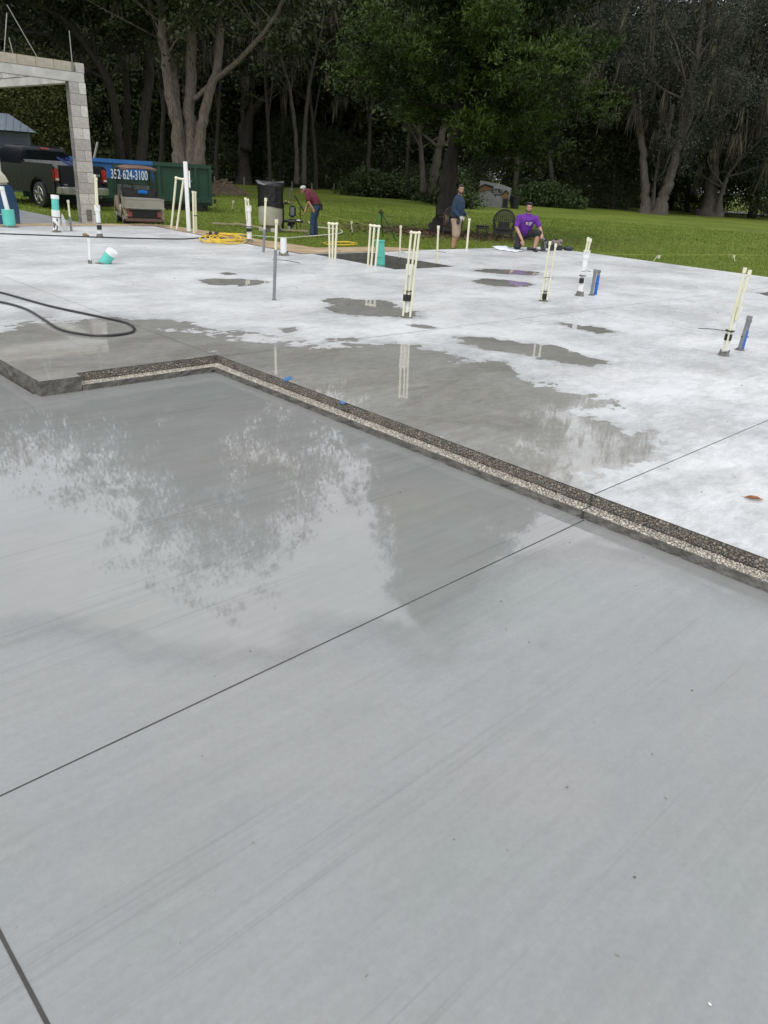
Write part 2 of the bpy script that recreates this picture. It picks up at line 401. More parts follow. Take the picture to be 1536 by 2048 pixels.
def on_wall(a, b, r):
    s = a * (LW + LS); z = -.004 - r * .7 + (b) * (ZS + .008 + r)
    z = max(ZS + r * .5, z)
    if s < LW: return W(2.22 + s, V0 + SHELF, z), eu, ez, -ev, (0, s, z)
    return W(UL, V0 + SHELF - (s - LW), z), ev, ez, -eu, (1, s, z)
def on_shelf(a, b, r):
    s = a * (LW + LS); q = r + b * (SHELF - 2 * r)
    if s < LW: return W(2.22 + s, V0 + q, ZS), eu, ev, ez, (0, s, q)
    return W(UL - q, V0 + SHELF - (s - LW), ZS), ev, eu, ez, (0, s, q)
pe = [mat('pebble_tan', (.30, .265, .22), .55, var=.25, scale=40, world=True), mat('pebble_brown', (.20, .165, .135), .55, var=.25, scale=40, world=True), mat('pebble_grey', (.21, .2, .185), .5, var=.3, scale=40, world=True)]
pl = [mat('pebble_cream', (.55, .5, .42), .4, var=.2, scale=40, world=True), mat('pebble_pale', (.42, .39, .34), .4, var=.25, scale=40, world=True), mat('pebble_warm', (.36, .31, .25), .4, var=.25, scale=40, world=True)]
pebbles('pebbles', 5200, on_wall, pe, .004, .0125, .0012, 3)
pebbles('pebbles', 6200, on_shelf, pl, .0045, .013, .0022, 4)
# thin cracks left between shelf and wall
gr = MB(); rg = random.Random(5)
for i in range(26):
    v0 = 5.2 - i * .22 + rg.uniform(-.05, .05); L = rg.uniform(.05, .14)
    gr.box(W(UL - .004, v0, ZS + .0035), (.012, L, .003), rot=(0, 0, TH))
gr.build('gap', M_joint, slab, kind='stuff')
# saw cut joints
def joint(name, a, b, z, w_, parent):
    a = Vector(a); b = Vector(b); d = (b - a).normalized(); n = Vector((-d.y, d.x, 0)); N = 60; vs = []
    rg = random.Random(len(name) + int(a.x * 10))
    for i in range(N + 1):
        p = a.lerp(b, i / N); k = rg.uniform(.8, 1.25)
        vs += [p + n * w_ / 2 * k + Vector((0, 0, z)), p - n * w_ / 2 * k + Vector((0, 0, z))]
    q = MB(); q.add(vs, [(2 * i, 2 * i + 1, 2 * i + 3, 2 * i + 2) for i in range(N)])
    return q.build(name, M_joint, parent, fix=False)
Z2 = .0015
joint('saw_joint', G(1190, 988), W(16.9, 1.84), Z2, .0045, slab)
joint('saw_joint', G(432, 714), W(16.9, 5.34), Z2, .004, slab)
joint('saw_joint', W(3.42, 5.5), W(3.42, 17.2), Z2, .0035, slab)
joint('saw_joint', W(9.0, 5.4), W(9.0, -6.5), Z2, .003, slab)
joint('saw_joint', W(3.33, 1.80), W(-6.8, 1.70), ZL + Z2, .0052, low)
joint('saw_joint', W(.245, 1.74), W(.235, -6.8), ZL + Z2, .009, low)
jj = MB(); jj.box(W(UL - .0022, 1.84, ZS / 2), (.006, .006, -ZS), rot=(0, 0, TH)); jj.box(W(UL - SHELF / 2, 1.83, ZS + .0015), (SHELF, .007, .004), rot=(0, 0, TH)); jj.box(W(UL - SHELF - .0035, 1.82, (ZS + ZL) / 2), (.008, .008, ZS - ZL), rot=(0, 0, TH))
jj.build('saw_joint', M_joint, slab)
# shower recess
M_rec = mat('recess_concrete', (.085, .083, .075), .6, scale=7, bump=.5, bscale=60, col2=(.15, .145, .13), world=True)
M_pool = mat('rain_water', (.045, .043, .036), .02, scale=2, col2=(.06, .056, .045), world=True)
rc = MB(); zr = -.17
c4 = [(RU0, RV0), (RU1, RV0), (RU1, RV1), (RU0, RV1)]
for a, b in zip(c4, c4[1:] + c4[:1]): rc.add([W(*a, 0), W(*b, 0), W(*b, zr), W(*a, zr)], [(0, 1, 2, 3)])
rc.add([W(*a, zr) for a in c4], [(0, 1, 2, 3)]); rc.build('shower_recess', M_rec, slab, fix=False)
pw = MB(); pw.add([W(*a, zr + .05) for a in c4], [(0, 1, 2, 3)]); wt = pw.build('pool_water', M_pool, None, fix=False); wt['kind'] = 'structure'
# lawn
def lawn_mat():
    m = bpy.data.materials.new('lawn_grass'); m.use_nodes = True; t = m.node_tree; b = t.nodes['Principled BSDF']; N = t.nodes.new
    ge = N('ShaderNodeNewGeometry')
    def nz(s, d=6, r=.6, st=None):
        n = N('ShaderNodeTexNoise'); n.inputs['Scale'].default_value = s; n.inputs['Detail'].default_value = d; n.inputs['Roughness'].default_value = r
        src = ge.outputs['Position']
        if st:
            q = N('ShaderNodeMapping'); q.inputs['Scale'].default_value = st; lnk(t, src, q.inputs[0]); src = q.outputs[0]
        lnk(t, src, n.inputs['Vector']); return n.outputs['Fac']
    def rp(f, a, ca, p, cb):
        r = N('ShaderNodeValToRGB'); e = r.color_ramp.elements; e[0].position = a; e[1].position = p; e[0].color = (*ca, 1); e[1].color = (*cb, 1); lnk(t, f, r.inputs[0]); return r.outputs[0]
    def mx(f, a, b_, ty='MIX'):
        n = N('ShaderNodeMix'); n.data_type = 'RGBA'; n.blend_type = ty
        for i, x in ((0, f), (6, a), (7, b_)):
            if isinstance(x, float): n.inputs[i].default_value = x
            else: lnk(t, x, n.inputs[i])
        return n.outputs[2]
    a = rp(nz(.22), .35, (.115, .162, .020), .65, (.18, .225, .038))
    c = rp(nz(14, 4, .7), .3, (.5, .5, .5), .75, (1.25, 1.25, 1.2))
    d = rp(nz(.55, 8), .55, (0, 0, 0), .75, (.75, .75, .75))
    e = rp(nz(5), .3, (.075, .065, .028), .7, (.12, .105, .045))
    col = mx(1.0, mx(d, a, e), c, 'MULTIPLY'); lnk(t, col, b.inputs['Base Color']); b.inputs['Roughness'].default_value = .85; b.inputs['Specular IOR Level'].default_value = .15
    bp = N('ShaderNodeBump'); bp.inputs['Strength'].default_value = .9; bp.inputs['Distance'].default_value = .06; lnk(t, nz(22, 5, .7), bp.inputs['Height']); lnk(t, bp.outputs[0], b.inputs['Normal'])
    return m
M_lawn = lawn_mat()
def slab_gap(u, v):
    """distance outside the far edges of the house slab (numpy)"""
    d1 = np.hypot(np.maximum(u - UF, 0), np.maximum(v - VB, 0)); d2 = np.hypot(np.maximum(u - UR, 0), np.maximum(v - VM, 0))
    return np.minimum(d1, d2)
def ground_z(x, y):
    x = np.asarray(x, float); y = np.asarray(y, float); u = x * cT + y * sT; v = -x * sT + y * cT
    amp = .40 * np.clip((17.5 - u) / 5, 0.1, 1) * np.clip((v + 2) / 8, 0, 1)
    return GZ + amp * np.exp(-(slab_gap(u, v) / 3.0) ** 2) + .05 * np.sin(x * .11 + 1) * np.sin(y * .09) * np.clip((np.hypot(x, y) - 28) / 10, 0, 1)
def gzf(p): return float(ground_z(p.x, p.y))
def onG(px, py):
    """point of the lawn seen at a photo pixel"""
    z = GZ
    for _ in range(6): p = G(px, py, z); z = gzf(p)
    return p
xs = np.concatenate([np.linspace(-900, -60, 12), np.linspace(-55, -13, 30), np.arange(-12.7, 13, .3), np.linspace(13.5, 75, 40), np.linspace(80, 900, 12)]); ys = np.concatenate([np.linspace(-400, -10, 8), np.linspace(-5, 9.5, 12), np.arange(10, 27, .3), np.linspace(28, 120, 70), np.linspace(130, 1400, 14)])
X, Y = np.meshgrid(xs, ys, indexing='ij'); Zg = ground_z(X, Y)
Uq = X * cT + Y * sT; Vq = -X * sT + Y * cT
Zg = np.where(((Uq < UR - .03) & (Vq < VM - .03)) | ((Uq < UF - .03) & (Vq < VB - .03)), GZ - .1, Zg)
I, J = np.meshgrid(np.arange(len(xs) - 1), np.arange(len(ys) - 1), indexing='ij'); i0 = (I * len(ys) + J).ravel(); ny = len(ys)
me = npmesh('lawn', np.column_stack([X.ravel(), Y.ravel(), Zg.ravel()]), np.stack([i0, i0 + ny, i0 + ny + 1, i0 + 1], 1), M_lawn)
lawn = link('lawn', me); lawn['kind'] = 'structure'
# bare sand along the forms
M_sand = mat('bare_sand', (.25, .175, .095), .9, scale=2.2, bump=1.0, bscale=16, col2=(.42, .32, .20), world=True, detail=8)
def sand_patch(name, uvs, seed):
    us_ = np.arange(min(p[0] for p in uvs) - .5, max(p[0] for p in uvs) + .5, .11); vs_ = np.arange(min(p[1] for p in uvs) - .5, max(p[1] for p in uvs) + .5, .11)
    Uc, Vc = np.meshgrid(us_[:-1] + .055, vs_[:-1] + .055, indexing='ij')
    d = pdist(np.column_stack([Uc.ravel(), Vc.ravel()]), uvs) + .14 * np.sin(Uc.ravel() * 3.1 + seed) * np.cos(Vc.ravel() * 2.7) + np.random.default_rng(seed).normal(size=Uc.size) * .05
    inside = ((Uc.ravel() < UR) & (Vc.ravel() < VM)) | ((Uc.ravel() < UF) & (Vc.ravel() < VB))
    K = (d > 0) & ~((Uc.ravel() < UR - .12) & (Vc.ravel() < VM - .12)) & ~((Uc.ravel() < UF - .12) & (Vc.ravel() < VB - .12))
    U, Vv = np.meshgrid(us_, vs_, indexing='ij'); X = (U * cT - Vv * sT).ravel(); Y = (U * sT + Vv * cT).ravel()
    nv = len(vs_); I, J = np.meshgrid(np.arange(len(us_) - 1), np.arange(nv - 1), indexing='ij'); i0 = (I * nv + J).ravel()[K]
    me = npmesh(name, np.column_stack([X, Y, ground_z(X, Y) + .02]), np.stack([i0, i0 + nv, i0 + nv + 1, i0 + 1], 1), M_sand)
    o = link(name, me); o['kind'] = 'structure'; return o
SANDS = [[(UF - .5, 18.0), (9.7, 17.9), (10.0, 16.4), (10.5, 14.4), (11.6, 13.45), (14, 13.05), (16.2, 12.4), (17.6, 12.25), (17.6, 11.5), (12, 11.5), (UF - .5, 11.5)],
         [(-2, 26.6), (3.5, 26.6), (8.9, 25.6), (9.3, 20.6), (9.8, 17.6), (9.4, 17.0), (0, 17.0), (-3, 17.2)]]
for i, q_ in enumerate(SANDS): sand_patch('sand_strip', q_, i + 1)
# garage slab behind, with its thickened edge
gs = MB(); gz = -.10
gs.prism([(W(u, v).x, W(u, v).y) for u, v in ((-4, 19.0), (8.35, 19.0), (8.35, 25.4), (-4, 25.4))], GZ - .02, gz, 'z')
o = gs.build('garage_slab', M_garage, None, bevel=.02); o['kind'] = 'structure'
# farm lane at far right
M_lane = mat('pale_gravel_lane', (.30, .28, .25), .9, scale=2, col2=(.42, .40, .36), world=True)
a, b, c, d = G(1425, 424, GZ + .08), G(1640, 437, GZ + .08), G(1640, 433, GZ + .08), G(1425, 421, GZ + .08)
q = MB(); q.add([a, b, c, d], [(0, 1, 2, 3)]); o = q.build('gravel_lane', M_lane, None, fix=False); o['kind'] = 'structure'
# grass blades on the nearer lawn
def blades():
    rg = np.random.default_rng(11); n = 90000
    d = 17 + 34 * rg.random(n) ** 1.5; az = R(-34) + R(66) * rg.random(n)
    x = d * np.sin(az); y = d * np.cos(az); u = x * cT + y * sT; v = -x * sT + y * cT
    P = np.column_stack([u, v]); k = (slab_gap(u, v) > .03) & ~((u < 8.4) & (v > 18.9) & (v < 25.5))
    for q_ in SANDS: k &= pdist(P, q_) < -.02 + .12 * rg.random(n) ** 3
    x, y, d = x[k], y[k], d[k]; n = len(x); gzz = ground_z(x, y)
    h = (.008 + .022 * rg.random(n)) * (1 + (d - 17) * .02); th = rg.random(n) * 6.28; wd = (.008 + .012 * rg.random(n)) * (1 + (d - 17) * .05)
    vs = np.empty((n, 3, 3)); ct, st = np.cos(th), np.sin(th); ln = rg.normal(size=(n, 2)) * .5 * h[:, None]
    vs[:, 0] = np.column_stack([x - ct * wd, y - st * wd, gzz - .01]); vs[:, 1] = np.column_stack([x + ct * wd, y + st * wd, gzz - .01])
    vs[:, 2] = np.column_stack([x + ln[:, 0], y + ln[:, 1], gzz + h + .03])
    mg = mat('grass_blade', (.105, .155, .018), .7, scale=.8, col2=(.18, .225, .042), world=True, spec=.2)
    me = npmesh('grass_blades', vs.reshape(-1, 3), np.arange(n * 3).reshape(-1, 3), mg); o = link('grass_blades', me); o['kind'] = 'stuff'
    tag(o, 'short green grass blades of the mown lawn behind the slab', 'grass')
blades()
# ================================================================== trees
def bark(name, a, b, sc_=3.0):
    return mat(name, a, .9, col2=b, scale=sc_, bump=1.0, bscale=14, stretch=(3, 3, .7), detail=7, world=False)
B_pale = bark('bark_grey_pale', (.060, .046, .038), (.185, .152, .13), 5.0)
B_mid = bark('bark_grey_brown', (0.0434, 0.0360, 0.0298), (0.1054, 0.0899, 0.0744))
B_dark = bark('bark_dark', (0.0176, 0.0144, 0.0112), (0.0480, 0.0400, 0.0320))
B_black = bark('bark_cedar', (0.0080, 0.0064, 0.0048), (0.0224, 0.0176, 0.0136))
def leafmat(name, a, b, sc_=.5):
    m = mat(name, a, .6, col2=b, scale=sc_, detail=6, spec=.25, world=True); return m
L_oak = leafmat('oak_leaves', (0.0120, 0.0176, 0.0056), (0.0560, 0.0680, 0.0256), .9)
L_oakr = leafmat('oak_leaves_grey', (.022, .028, .019), (.075, .083, .062), .7)
L_ced = leafmat('cedar_needles', (.004, .009, .002), (.050, .082, .007), .75)
L_far = leafmat('woodland_leaves', (.016, .024, .010), (.062, .078, .030), .35)
L_bush = leafmat('bush_leaves', (0.0228, 0.0325, 0.0078), (0.1040, 0.1105, 0.0292), 1.2)
L_vine = leafmat('vine_leaves', (.012, .022, .006), (.050, .075, .020), 1.4)
M_moss = mat('spanish_moss', (.030, .030, .022), .95, col2=(.125, .112, .085), scale=.7, spec=.1, world=True)
def leaf_arrays(blobs, n, size, seed, clump=.45, per=18, shell=.55, aspect=.55, flat=1.0, up=0.0):
    """blobs: (cx, cy, cz, rx, ry, rz); returns verts, faces of rhombus leaf sprays gathered in clumps"""
    rg = np.random.default_rng(seed); B = np.array(blobs, float)
    wgt = (B[:, 3] * B[:, 4] * B[:, 5]) ** .67; wgt /= wgt.sum()
    nc = max(1, n // per); bi = rg.choice(len(B), nc, p=wgt); d = rg.normal(size=(nc, 3)); d /= np.linalg.norm(d, axis=1)[:, None]
    rad = shell + (1 - shell) * rg.random(nc) ** .6; rad *= 1 + .16 * np.sin(d[:, 0] * 5 + seed) * np.cos(d[:, 2] * 6 + d[:, 1] * 4)
    cc = B[bi, :3] + d * rad[:, None] * B[bi, 3:]
    cs = clump * (.5 + rg.random(nc))
    ci = np.repeat(np.arange(nc), per); n = len(ci)
    off = rg.normal(size=(n, 3)) * cs[ci][:, None] * np.array([1, 1, .55 * flat]); P = cc[ci] + off
    a = rg.normal(size=(n, 3)) + d[ci] * .8 + np.array([0, 0, up]); a /= np.linalg.norm(a, axis=1)[:, None]
    b = rg.normal(size=(n, 3)); b -= a * (a * b).sum(1)[:, None]; b /= np.linalg.norm(b, axis=1)[:, None]
    s = size * (.55 + .9 * rg.random(n))[:, None]
    vs = np.stack([P - a * s, P - b * s * aspect, P + a * s, P + b * s * aspect], 1)
    return vs.reshape(-1, 3), np.arange(n * 4).reshape(-1, 4)
def leaf_obj(name, blobs, n, size, material, parent, seed, **k):
    v, f = leaf_arrays(blobs, n, size, seed, **k); v = v - np.array(parent.location)[None]
    return link(name, npmesh(name, v, f, material), parent, 'stuff')
def moss_arrays(pts, n, lmin, lmax, seed, spread=.8, wd=.05):
    """hanging strands below points (m,3)"""
    rg = np.random.default_rng(seed); pts = np.array(pts, float); nc = max(4, n // 16); i = rg.integers(0, len(pts), nc)
    cc = pts[i] + rg.normal(size=(nc, 3)) * np.array([spread, spread, spread * .6]); lc = lmin + (lmax - lmin) * rg.random(nc) ** 2.4
    j = np.repeat(np.arange(nc), 16); n = len(j); P = cc[j] + rg.normal(size=(n, 3)) * np.array([.16, .16, .12]); L = lc[j] * (.35 + .65 * rg.random(n))
    th = rg.random(n) * 6.28; w_ = wd * (.5 + rg.random(n)); dx = np.column_stack([np.cos(th) * w_, np.sin(th) * w_, np.zeros(n)])
    sw = rg.normal(size=(n, 3)) * .06 * L[:, None]; sw[:, 2] = 0; dn = np.column_stack([np.zeros(n), np.zeros(n), -L])
    vs = np.stack([P - dx * .5, P + dx * .5, P + dx + dn * .45 + sw, P - dx + dn * .45 + sw * .6, P + dn + sw * 1.6], 1)
    b = np.arange(n)[:, None] * 5
    f = np.concatenate([b + np.array([[0, 1, 2]]), b + np.array([[0, 2, 3]]), b + np.array([[3, 2, 4]])])
    return vs.reshape(-1, 3), f
def moss_obj(pts, n, lmin, lmax, parent, seed, spread=.8, wd=.05):
    v, f = moss_arrays(pts, n, lmin, lmax, seed, spread, wd); return link('spanish_moss', npmesh('spanish_moss', v - np.array(parent.location)[None], f, M_moss), parent, 'stuff')
def wob(pts, amp, seed, n=5):
    c = crom(pts, n); rg = random.Random(seed)
    return [p + Vector((rg.uniform(-amp, amp), rg.uniform(-amp, amp), 0)) if 0 < i < len(c) - 1 else p for i, p in enumerate(c)]
def limb(b, base, px, off=0.0, doff=0.0, seed=0, n=9, flare=1.0):
    """px: (x, y, width_px) along a limb; the limb may lean towards or away (doff) with height"""
    dist = math.hypot(base.x, base.y); sc_ = FPX / (dist * math.cos(PITCH))
    P = []; Rr = []
    for i, (x, y, wd) in enumerate(px):
        P.append(V(x, y, base, off + doff * i / max(1, len(px) - 1))); Rr.append(wd / 2 / sc_ * (flare if i == 0 else 1))
    c = wob(P, Rr[0] * .12, seed); k = (len(c) - 1) / (len(Rr) - 1)
    rs = []
    for i in range(len(c)):
        t = i / k; j = min(int(t), len(Rr) - 2); rs.append(Rr[j] + (Rr[j + 1] - Rr[j]) * (t - j))
    if P[0].z < 1.5 and flare > 1:
        c.insert(0, Vector((c[0].x, c[0].y, base.z - .3))); rs.insert(0, rs[0] * 1.25)
    b.tube(c, rs, n); return c, rs
def twigs(b, p, d, r, L, depth, rg, tips, spread=.7, n=5, lift=.15):
    pts = [p]; q = Vector(p); dd = Vector(d).normalized()
    for i in range(4):
        dd = (dd + Vector((rg.uniform(-1, 1), rg.uniform(-1, 1), rg.uniform(-.6, .9))) * .22 + Vector((0, 0, lift * .3))).normalized(); q = q + dd * L / 4; pts.append(q.copy())
    b.tube(pts, [r * (1 - .16 * i) for i in range(5)], n, cap=False); tips.append(pts[-1].copy()); tips.append(pts[2].copy())
    if depth > 0:
        for k in range(rg.choice((2, 3))):
            e = (dd + Vector((rg.uniform(-1, 1), rg.uniform(-1, 1), rg.uniform(-.35, .8))) * spread).normalized()
            twigs(b, pts[rg.choice((2, 3, 4))], e, r * .55, L * .68, depth - 1, rg, tips, spread, max(4, n - 1), lift)
def oak(label, base, limbs, barkm, leafm, blobs, nleaf, lsize, seed, mossn=0, mossl=(.5, 2.2), per_=18, name='live_oak', cat='tree', group=None, twig=True, clump=.5, moss_pts=None, mwd=.03, shell=.5, flare=1.0, tw_from=.45, tw_r=.5):
    t = thing(name, label, cat, tuple(base), 0, group)
    b = MB(); tips = []; rg = random.Random(seed)
    for i, (px, off, doff) in enumerate(limbs):
        c, rs = limb(b, base, px, off, doff, seed + i, flare=flare)
        if twig:
            for j in range(int(len(c) * tw_from), len(c), 3):
                for _ in range(2): twigs(b, c[j], Vector((rg.uniform(-1, 1), rg.uniform(-1, 1), rg.uniform(.1, .9))), rs[j] * tw_r, rg.uniform(2.2, 4.5), 2, rg, tips)
            twigs(b, c[-1], c[-1] - c[-3], rs[-1] * .9, 5, 2, rg, tips)
    b.build('trunk', barkm, t, world=True, smooth='all', fix=False)
    rel = [(base.x + q[0], base.y + q[1], base.z + q[2], *q[3:]) for q in blobs]
    if nleaf:
        tb = [(p.x, p.y, p.z, 1.1, 1.1, .8) for p in tips]
        leaf_obj('crown', rel + tb, nleaf, lsize, leafm, t, seed, clump=clump, shell=shell, per=per_)
    if mossn:
        src = [tuple(p) for p in tips] + list(moss_pts or []); moss_obj(src, mossn, *mossl, t, seed + 5, .9, mwd)
    return t
def at(x, dist, z=GZ):
    """a place on the lawn at a pixel column and a distance"""
    d = ray(x, 400); d.z = 0; d.normalize(); return Vector((d.x * dist, d.y * dist, z))
# leaning pale oak with four stems behind the container
b1 = at(375, 47)
oak('pale barked oak with four tall stems rising behind the green end of the container', b1,
    [([(360, 345, 34), (358, 300, 24), (351, 240, 20), (338, 175, 18), (328, 100, 16), (322, 20, 15), (314, -120, 12), (300, -300, 8)], 0, -1),
     ([(372, 345, 26), (364, 280, 16), (355, 210, 14), (345, 110, 12), (341, 0, 11), (345, -200, 8)], .8, 1.5),
     ([(386, 345, 34), (383, 290, 24), (379, 210, 21), (382, 110, 19), (386, 0, 17), (392, -140, 13), (380, -320, 8)], 0, 0),
     ([(396, 345, 26), (400, 280, 20), (411, 215, 18), (430, 150, 15), (440, 70, 15), (438, 0, 14), (445, -150, 10), (470, -300, 6)], -.3, -1.0),
     ([(388, 200, 8), (430, 160, 9), (472, 125, 9), (510, 85, 8), (545, 40, 6), (575, -20, 5)], -.3, -2.5)],
    B_pale, L_oak, [(0, 0, 21, 6, 5.5, 4.5), (-4.5, 1, 18, 4, 4.5, 3), (4.5, -1, 18.5, 4, 4, 3.2), (1, 1, 25.5, 4.5, 4.5, 3.5), (-3, 0, 23, 3.5, 4, 3)], 90000, .10, 11, 900, (.5, 1.6), per_=55, clump=.42, flare=1.15, tw_from=.55, tw_r=.3)
# dark arching oaks left of it
b2 = at(262, 55)
oak('dark trunked oaks arching to the left above the blue part of the container', b2,
    [([(243, 330, 17), (240, 290, 15), (232, 234, 15), (219, 169, 14), (182, 104, 12), (130, 39, 9), (78, 13, 7), (0, -20, 5)], 0, -3),
     ([(257, 330, 15), (255, 234, 12), (250, 143, 12), (227, 91, 11), (187, 34, 10), (146, 0, 8), (90, -80, 6)], .5, -1),
     ([(281, 330, 20), (290, 234, 18), (299, 143, 17), (292, 90, 14), (284, 40, 13), (262, 8, 11), (240, -80, 8), (230, -220, 6)], -.5, 1),
     ([(227, 92, 8), (226, 40, 7), (245, 10, 6), (262, -40, 5)], .5, 0),
     ([(182, 104, 9), (140, 96, 7), (90, 70, 6), (40, 62, 5), (-20, 40, 4)], 0, -2),
     ([(206, 150, 8), (160, 140, 6), (110, 120, 5), (50, 95, 4)], 0, 1), ([(296, 120, 8), (330, 70, 6), (350, 20, 5)], 0, 1)],
    B_dark, L_oak, [(-6, 1, 15, 7, 5, 3.5), (0, 0, 20, 6, 5, 4), (-11, 0, 12.5, 5, 4, 3), (3, 1, 15.5, 4.5, 4, 3), (-7, 0, 20, 5, 5, 4), (1, 0, 26, 4, 4, 4)], 55000, .11, 23, 1500, (.4, 1.8), per_=55, clump=.45)
# mossy oak by the tank
b3 = onG(489, 369)
oak('tall mossy oak with upswept limbs standing behind the water tank', b3,
    [([(488, 366, 27), (487, 330, 23), (486, 273, 20), (490, 225, 16), (486, 160, 12), (470, 90, 11), (465, 15, 9), (455, -120, 7)], 0, 1),
     ([(492, 300, 18), (501, 232, 13), (520, 205, 12), (538, 188, 11), (560, 157, 10), (573, 120, 9), (604, 98, 7), (640, 96, 5)], -.2, -3),
     ([(498, 240, 10), (505, 190, 9), (512, 140, 9), (549, 80, 8), (557, 22, 7), (570, -80, 5)], 0, 2),
     ([(486, 180, 8), (500, 120, 7), (520, 60, 6), (530, -20, 5)], .5, -2), ([(480, 130, 8), (450, 90, 6), (430, 50, 5), (400, 30, 4)], 0, 1),
     ([(604, 98, 5), (640, 60, 4), (655, 10, 4)], -.2, -3)],
    B_dark, L_oak, [(0, 0, 17.5, 7, 5.5, 3.2), (7, -1, 15.5, 5, 4, 2.6), (-5, 0, 14.5, 4, 4, 2.5), (1, 1, 22, 5, 5, 3.5)], 36000, .11, 37, 2600, (.6, 3.0), moss_pts=[tuple(V(x, y, b3)) for x in range(500, 680, 9) for y in (60, 95, 130)], mwd=.035, per_=40, clump=.5, flare=1.3)
b4 = at(600, 64)
oak('pair of slender grey trunks behind the man in the maroon shirt', b4,
    [([(593, 369, 11), (593, 320, 8), (591, 265, 7), (584, 210, 7), (578, 170, 6), (560, 110, 5)], 0, 0), ([(607, 370, 11), (608, 320, 9), (610, 255, 8), (614, 205, 7), (622, 150, 6), (640, 80, 5), (650, 0, 4)], .4, 0)],
    B_mid, L_far, [(0, 0, 12.5, 4, 4, 3.5), (2, 0, 16.5, 4, 4, 3.5)], 6000, .2, 41, 500, (.6, 2.4), mwd=.03, tw_from=.7)
b5 = onG(670, 378)
oak('two leaning trunks standing together left of the low hedge', b5,
    [([(661, 376, 15), (663, 340, 12), (668, 300, 11), (676, 255, 10), (684, 215, 8), (700, 130, 7)], 0, 0), ([(678, 380, 16), (683, 340, 12), (689, 305, 11), (700, 270, 9), (712, 240, 8), (735, 170, 6)], -.3, 0), ([(671, 372, 9), (676, 330, 7), (681, 290, 6), (690, 230, 5)], 1, 1)],
    B_mid, L_far, [(1, 0, 13, 4.5, 4, 3.5), (3, 0, 17, 4.5, 4, 3.5)], 6500, .2, 43, 500, (.6, 2.4), mwd=.03, tw_from=.7)
b6 = at(855, 58)
oak('pale double trunk half hidden behind the dark cedar trunk', b6,
    [([(846, 385, 14), (845, 350, 11), (842, 310, 10), (836, 240, 8)], 0, 0), ([(866, 388, 26), (868, 350, 20), (876, 310, 16), (890, 240, 12)], .5, 0)],
    B_mid, L_far, [(0, 0, 12, 4, 4, 3)], 4000, .2, 47, 200, (.6, 2), tw_from=.7)
# right hand oaks
b7 = onG(1306, 428)
oak('grey oak splitting near the ground into two long leaning trunks on the lawn at right', b7,
    [([(1291, 428, 25), (1290, 400, 18), (1289, 349, 15), (1281, 272, 13), (1264, 190, 11), (1227, 109, 8), (1200, 70, 6), (1170, 20, 5)], 0, 0),
     ([(1318, 430, 28), (1325, 400, 21), (1337, 369, 18), (1351, 318, 15), (1367, 241, 14), (1381, 178, 12), (1398, 100, 10), (1410, 0, 8), (1420, -90, 5)], -.4, -1),
     ([(1306, 410, 8), (1309, 370, 6), (1315, 330, 6), (1325, 270, 5)], 1.2, 1), ([(1265, 190, 7), (1250, 130, 6), (1244, 60, 5), (1250, -20, 4)], 0, 1), ([(1262, 186, 6), (1240, 184, 5), (1200, 186, 4)], 0, -1),
     ([(1351, 318, 7), (1330, 250, 5), (1310, 200, 4)], 0, 1)],
    B_mid, L_oakr, [(0, 0, 12.5, 5.5, 5, 3), (5, -1, 13.5, 5.5, 5, 3), (-4, 0, 14.5, 4, 4, 3), (2, 0, 17, 5.5, 5, 3)], 95000, .068, 53, 5200, (.6, 3.6), moss_pts=[tuple(V(x, y, b7)) for x in range(1215, 1400, 9) for y in (120, 150, 180, 215)], mwd=.03, clump=.6, flare=1.25)
b8 = onG(1414, 432)
oak('thick gnarled oak with flared base standing rightmost on the open lawn', b8,
    [([(1416, 433, 40), (1418, 400, 26), (1424, 349, 20), (1433, 272, 18), (1426, 233, 16), (1406, 194, 13), (1392, 178, 11), (1350, 150, 7)], 0, -1),
     ([(1432, 300, 14), (1444, 252, 12), (1455, 200, 10), (1464, 155, 9), (1475, 80, 7), (1480, -10, 5)], .4, 1), ([(1434, 436, 22), (1440, 400, 10), (1452, 360, 7), (1470, 330, 5), (1490, 310, 4)], -.5, -1),
     ([(1460, 180, 8), (1490, 120, 6), (1520, 60, 5)], .4, -1)],
    B_mid, L_oakr, [(3, 0, 12.5, 5.5, 5, 3), (8, 0, 10.5, 5, 5, 3), (1, 0, 16, 6, 5, 3.4), (9, -1, 14.5, 5, 5, 3), (4.5, -.5, 4.6, 1.8, 1.8, 1.6)], 95000, .068, 59, 5200, (.6, 3.4), moss_pts=[tuple(V(x, y, b8)) for x in range(1390, 1560, 10) for y in (150, 190, 230)] + [tuple(V(x, y, b8)) for x in (1408, 1412, 1418, 1422) for y in (318, 325, 330)], mwd=.03, clump=.6, flare=1.3)
b9 = onG(1514, 419)
oak('small dark oak far off at the right edge beyond the pale lane', b9,
    [([(1514, 417, 18), (1513, 385, 13), (1518, 350, 10), (1528, 300, 7), (1540, 240, 5)], 0, 0), ([(1513, 385, 9), (1500, 340, 7), (1480, 300, 5)], 0, 0)], B_dark, L_oakr, [(0, 0, 9, 7, 5, 4), (-2, 0, 13, 6, 5, 4), (3, 0, 16, 5, 5, 4)], 9000, .2, 61, 400, (.6, 2), flare=1.2)
b10 = onG(1155, 402)
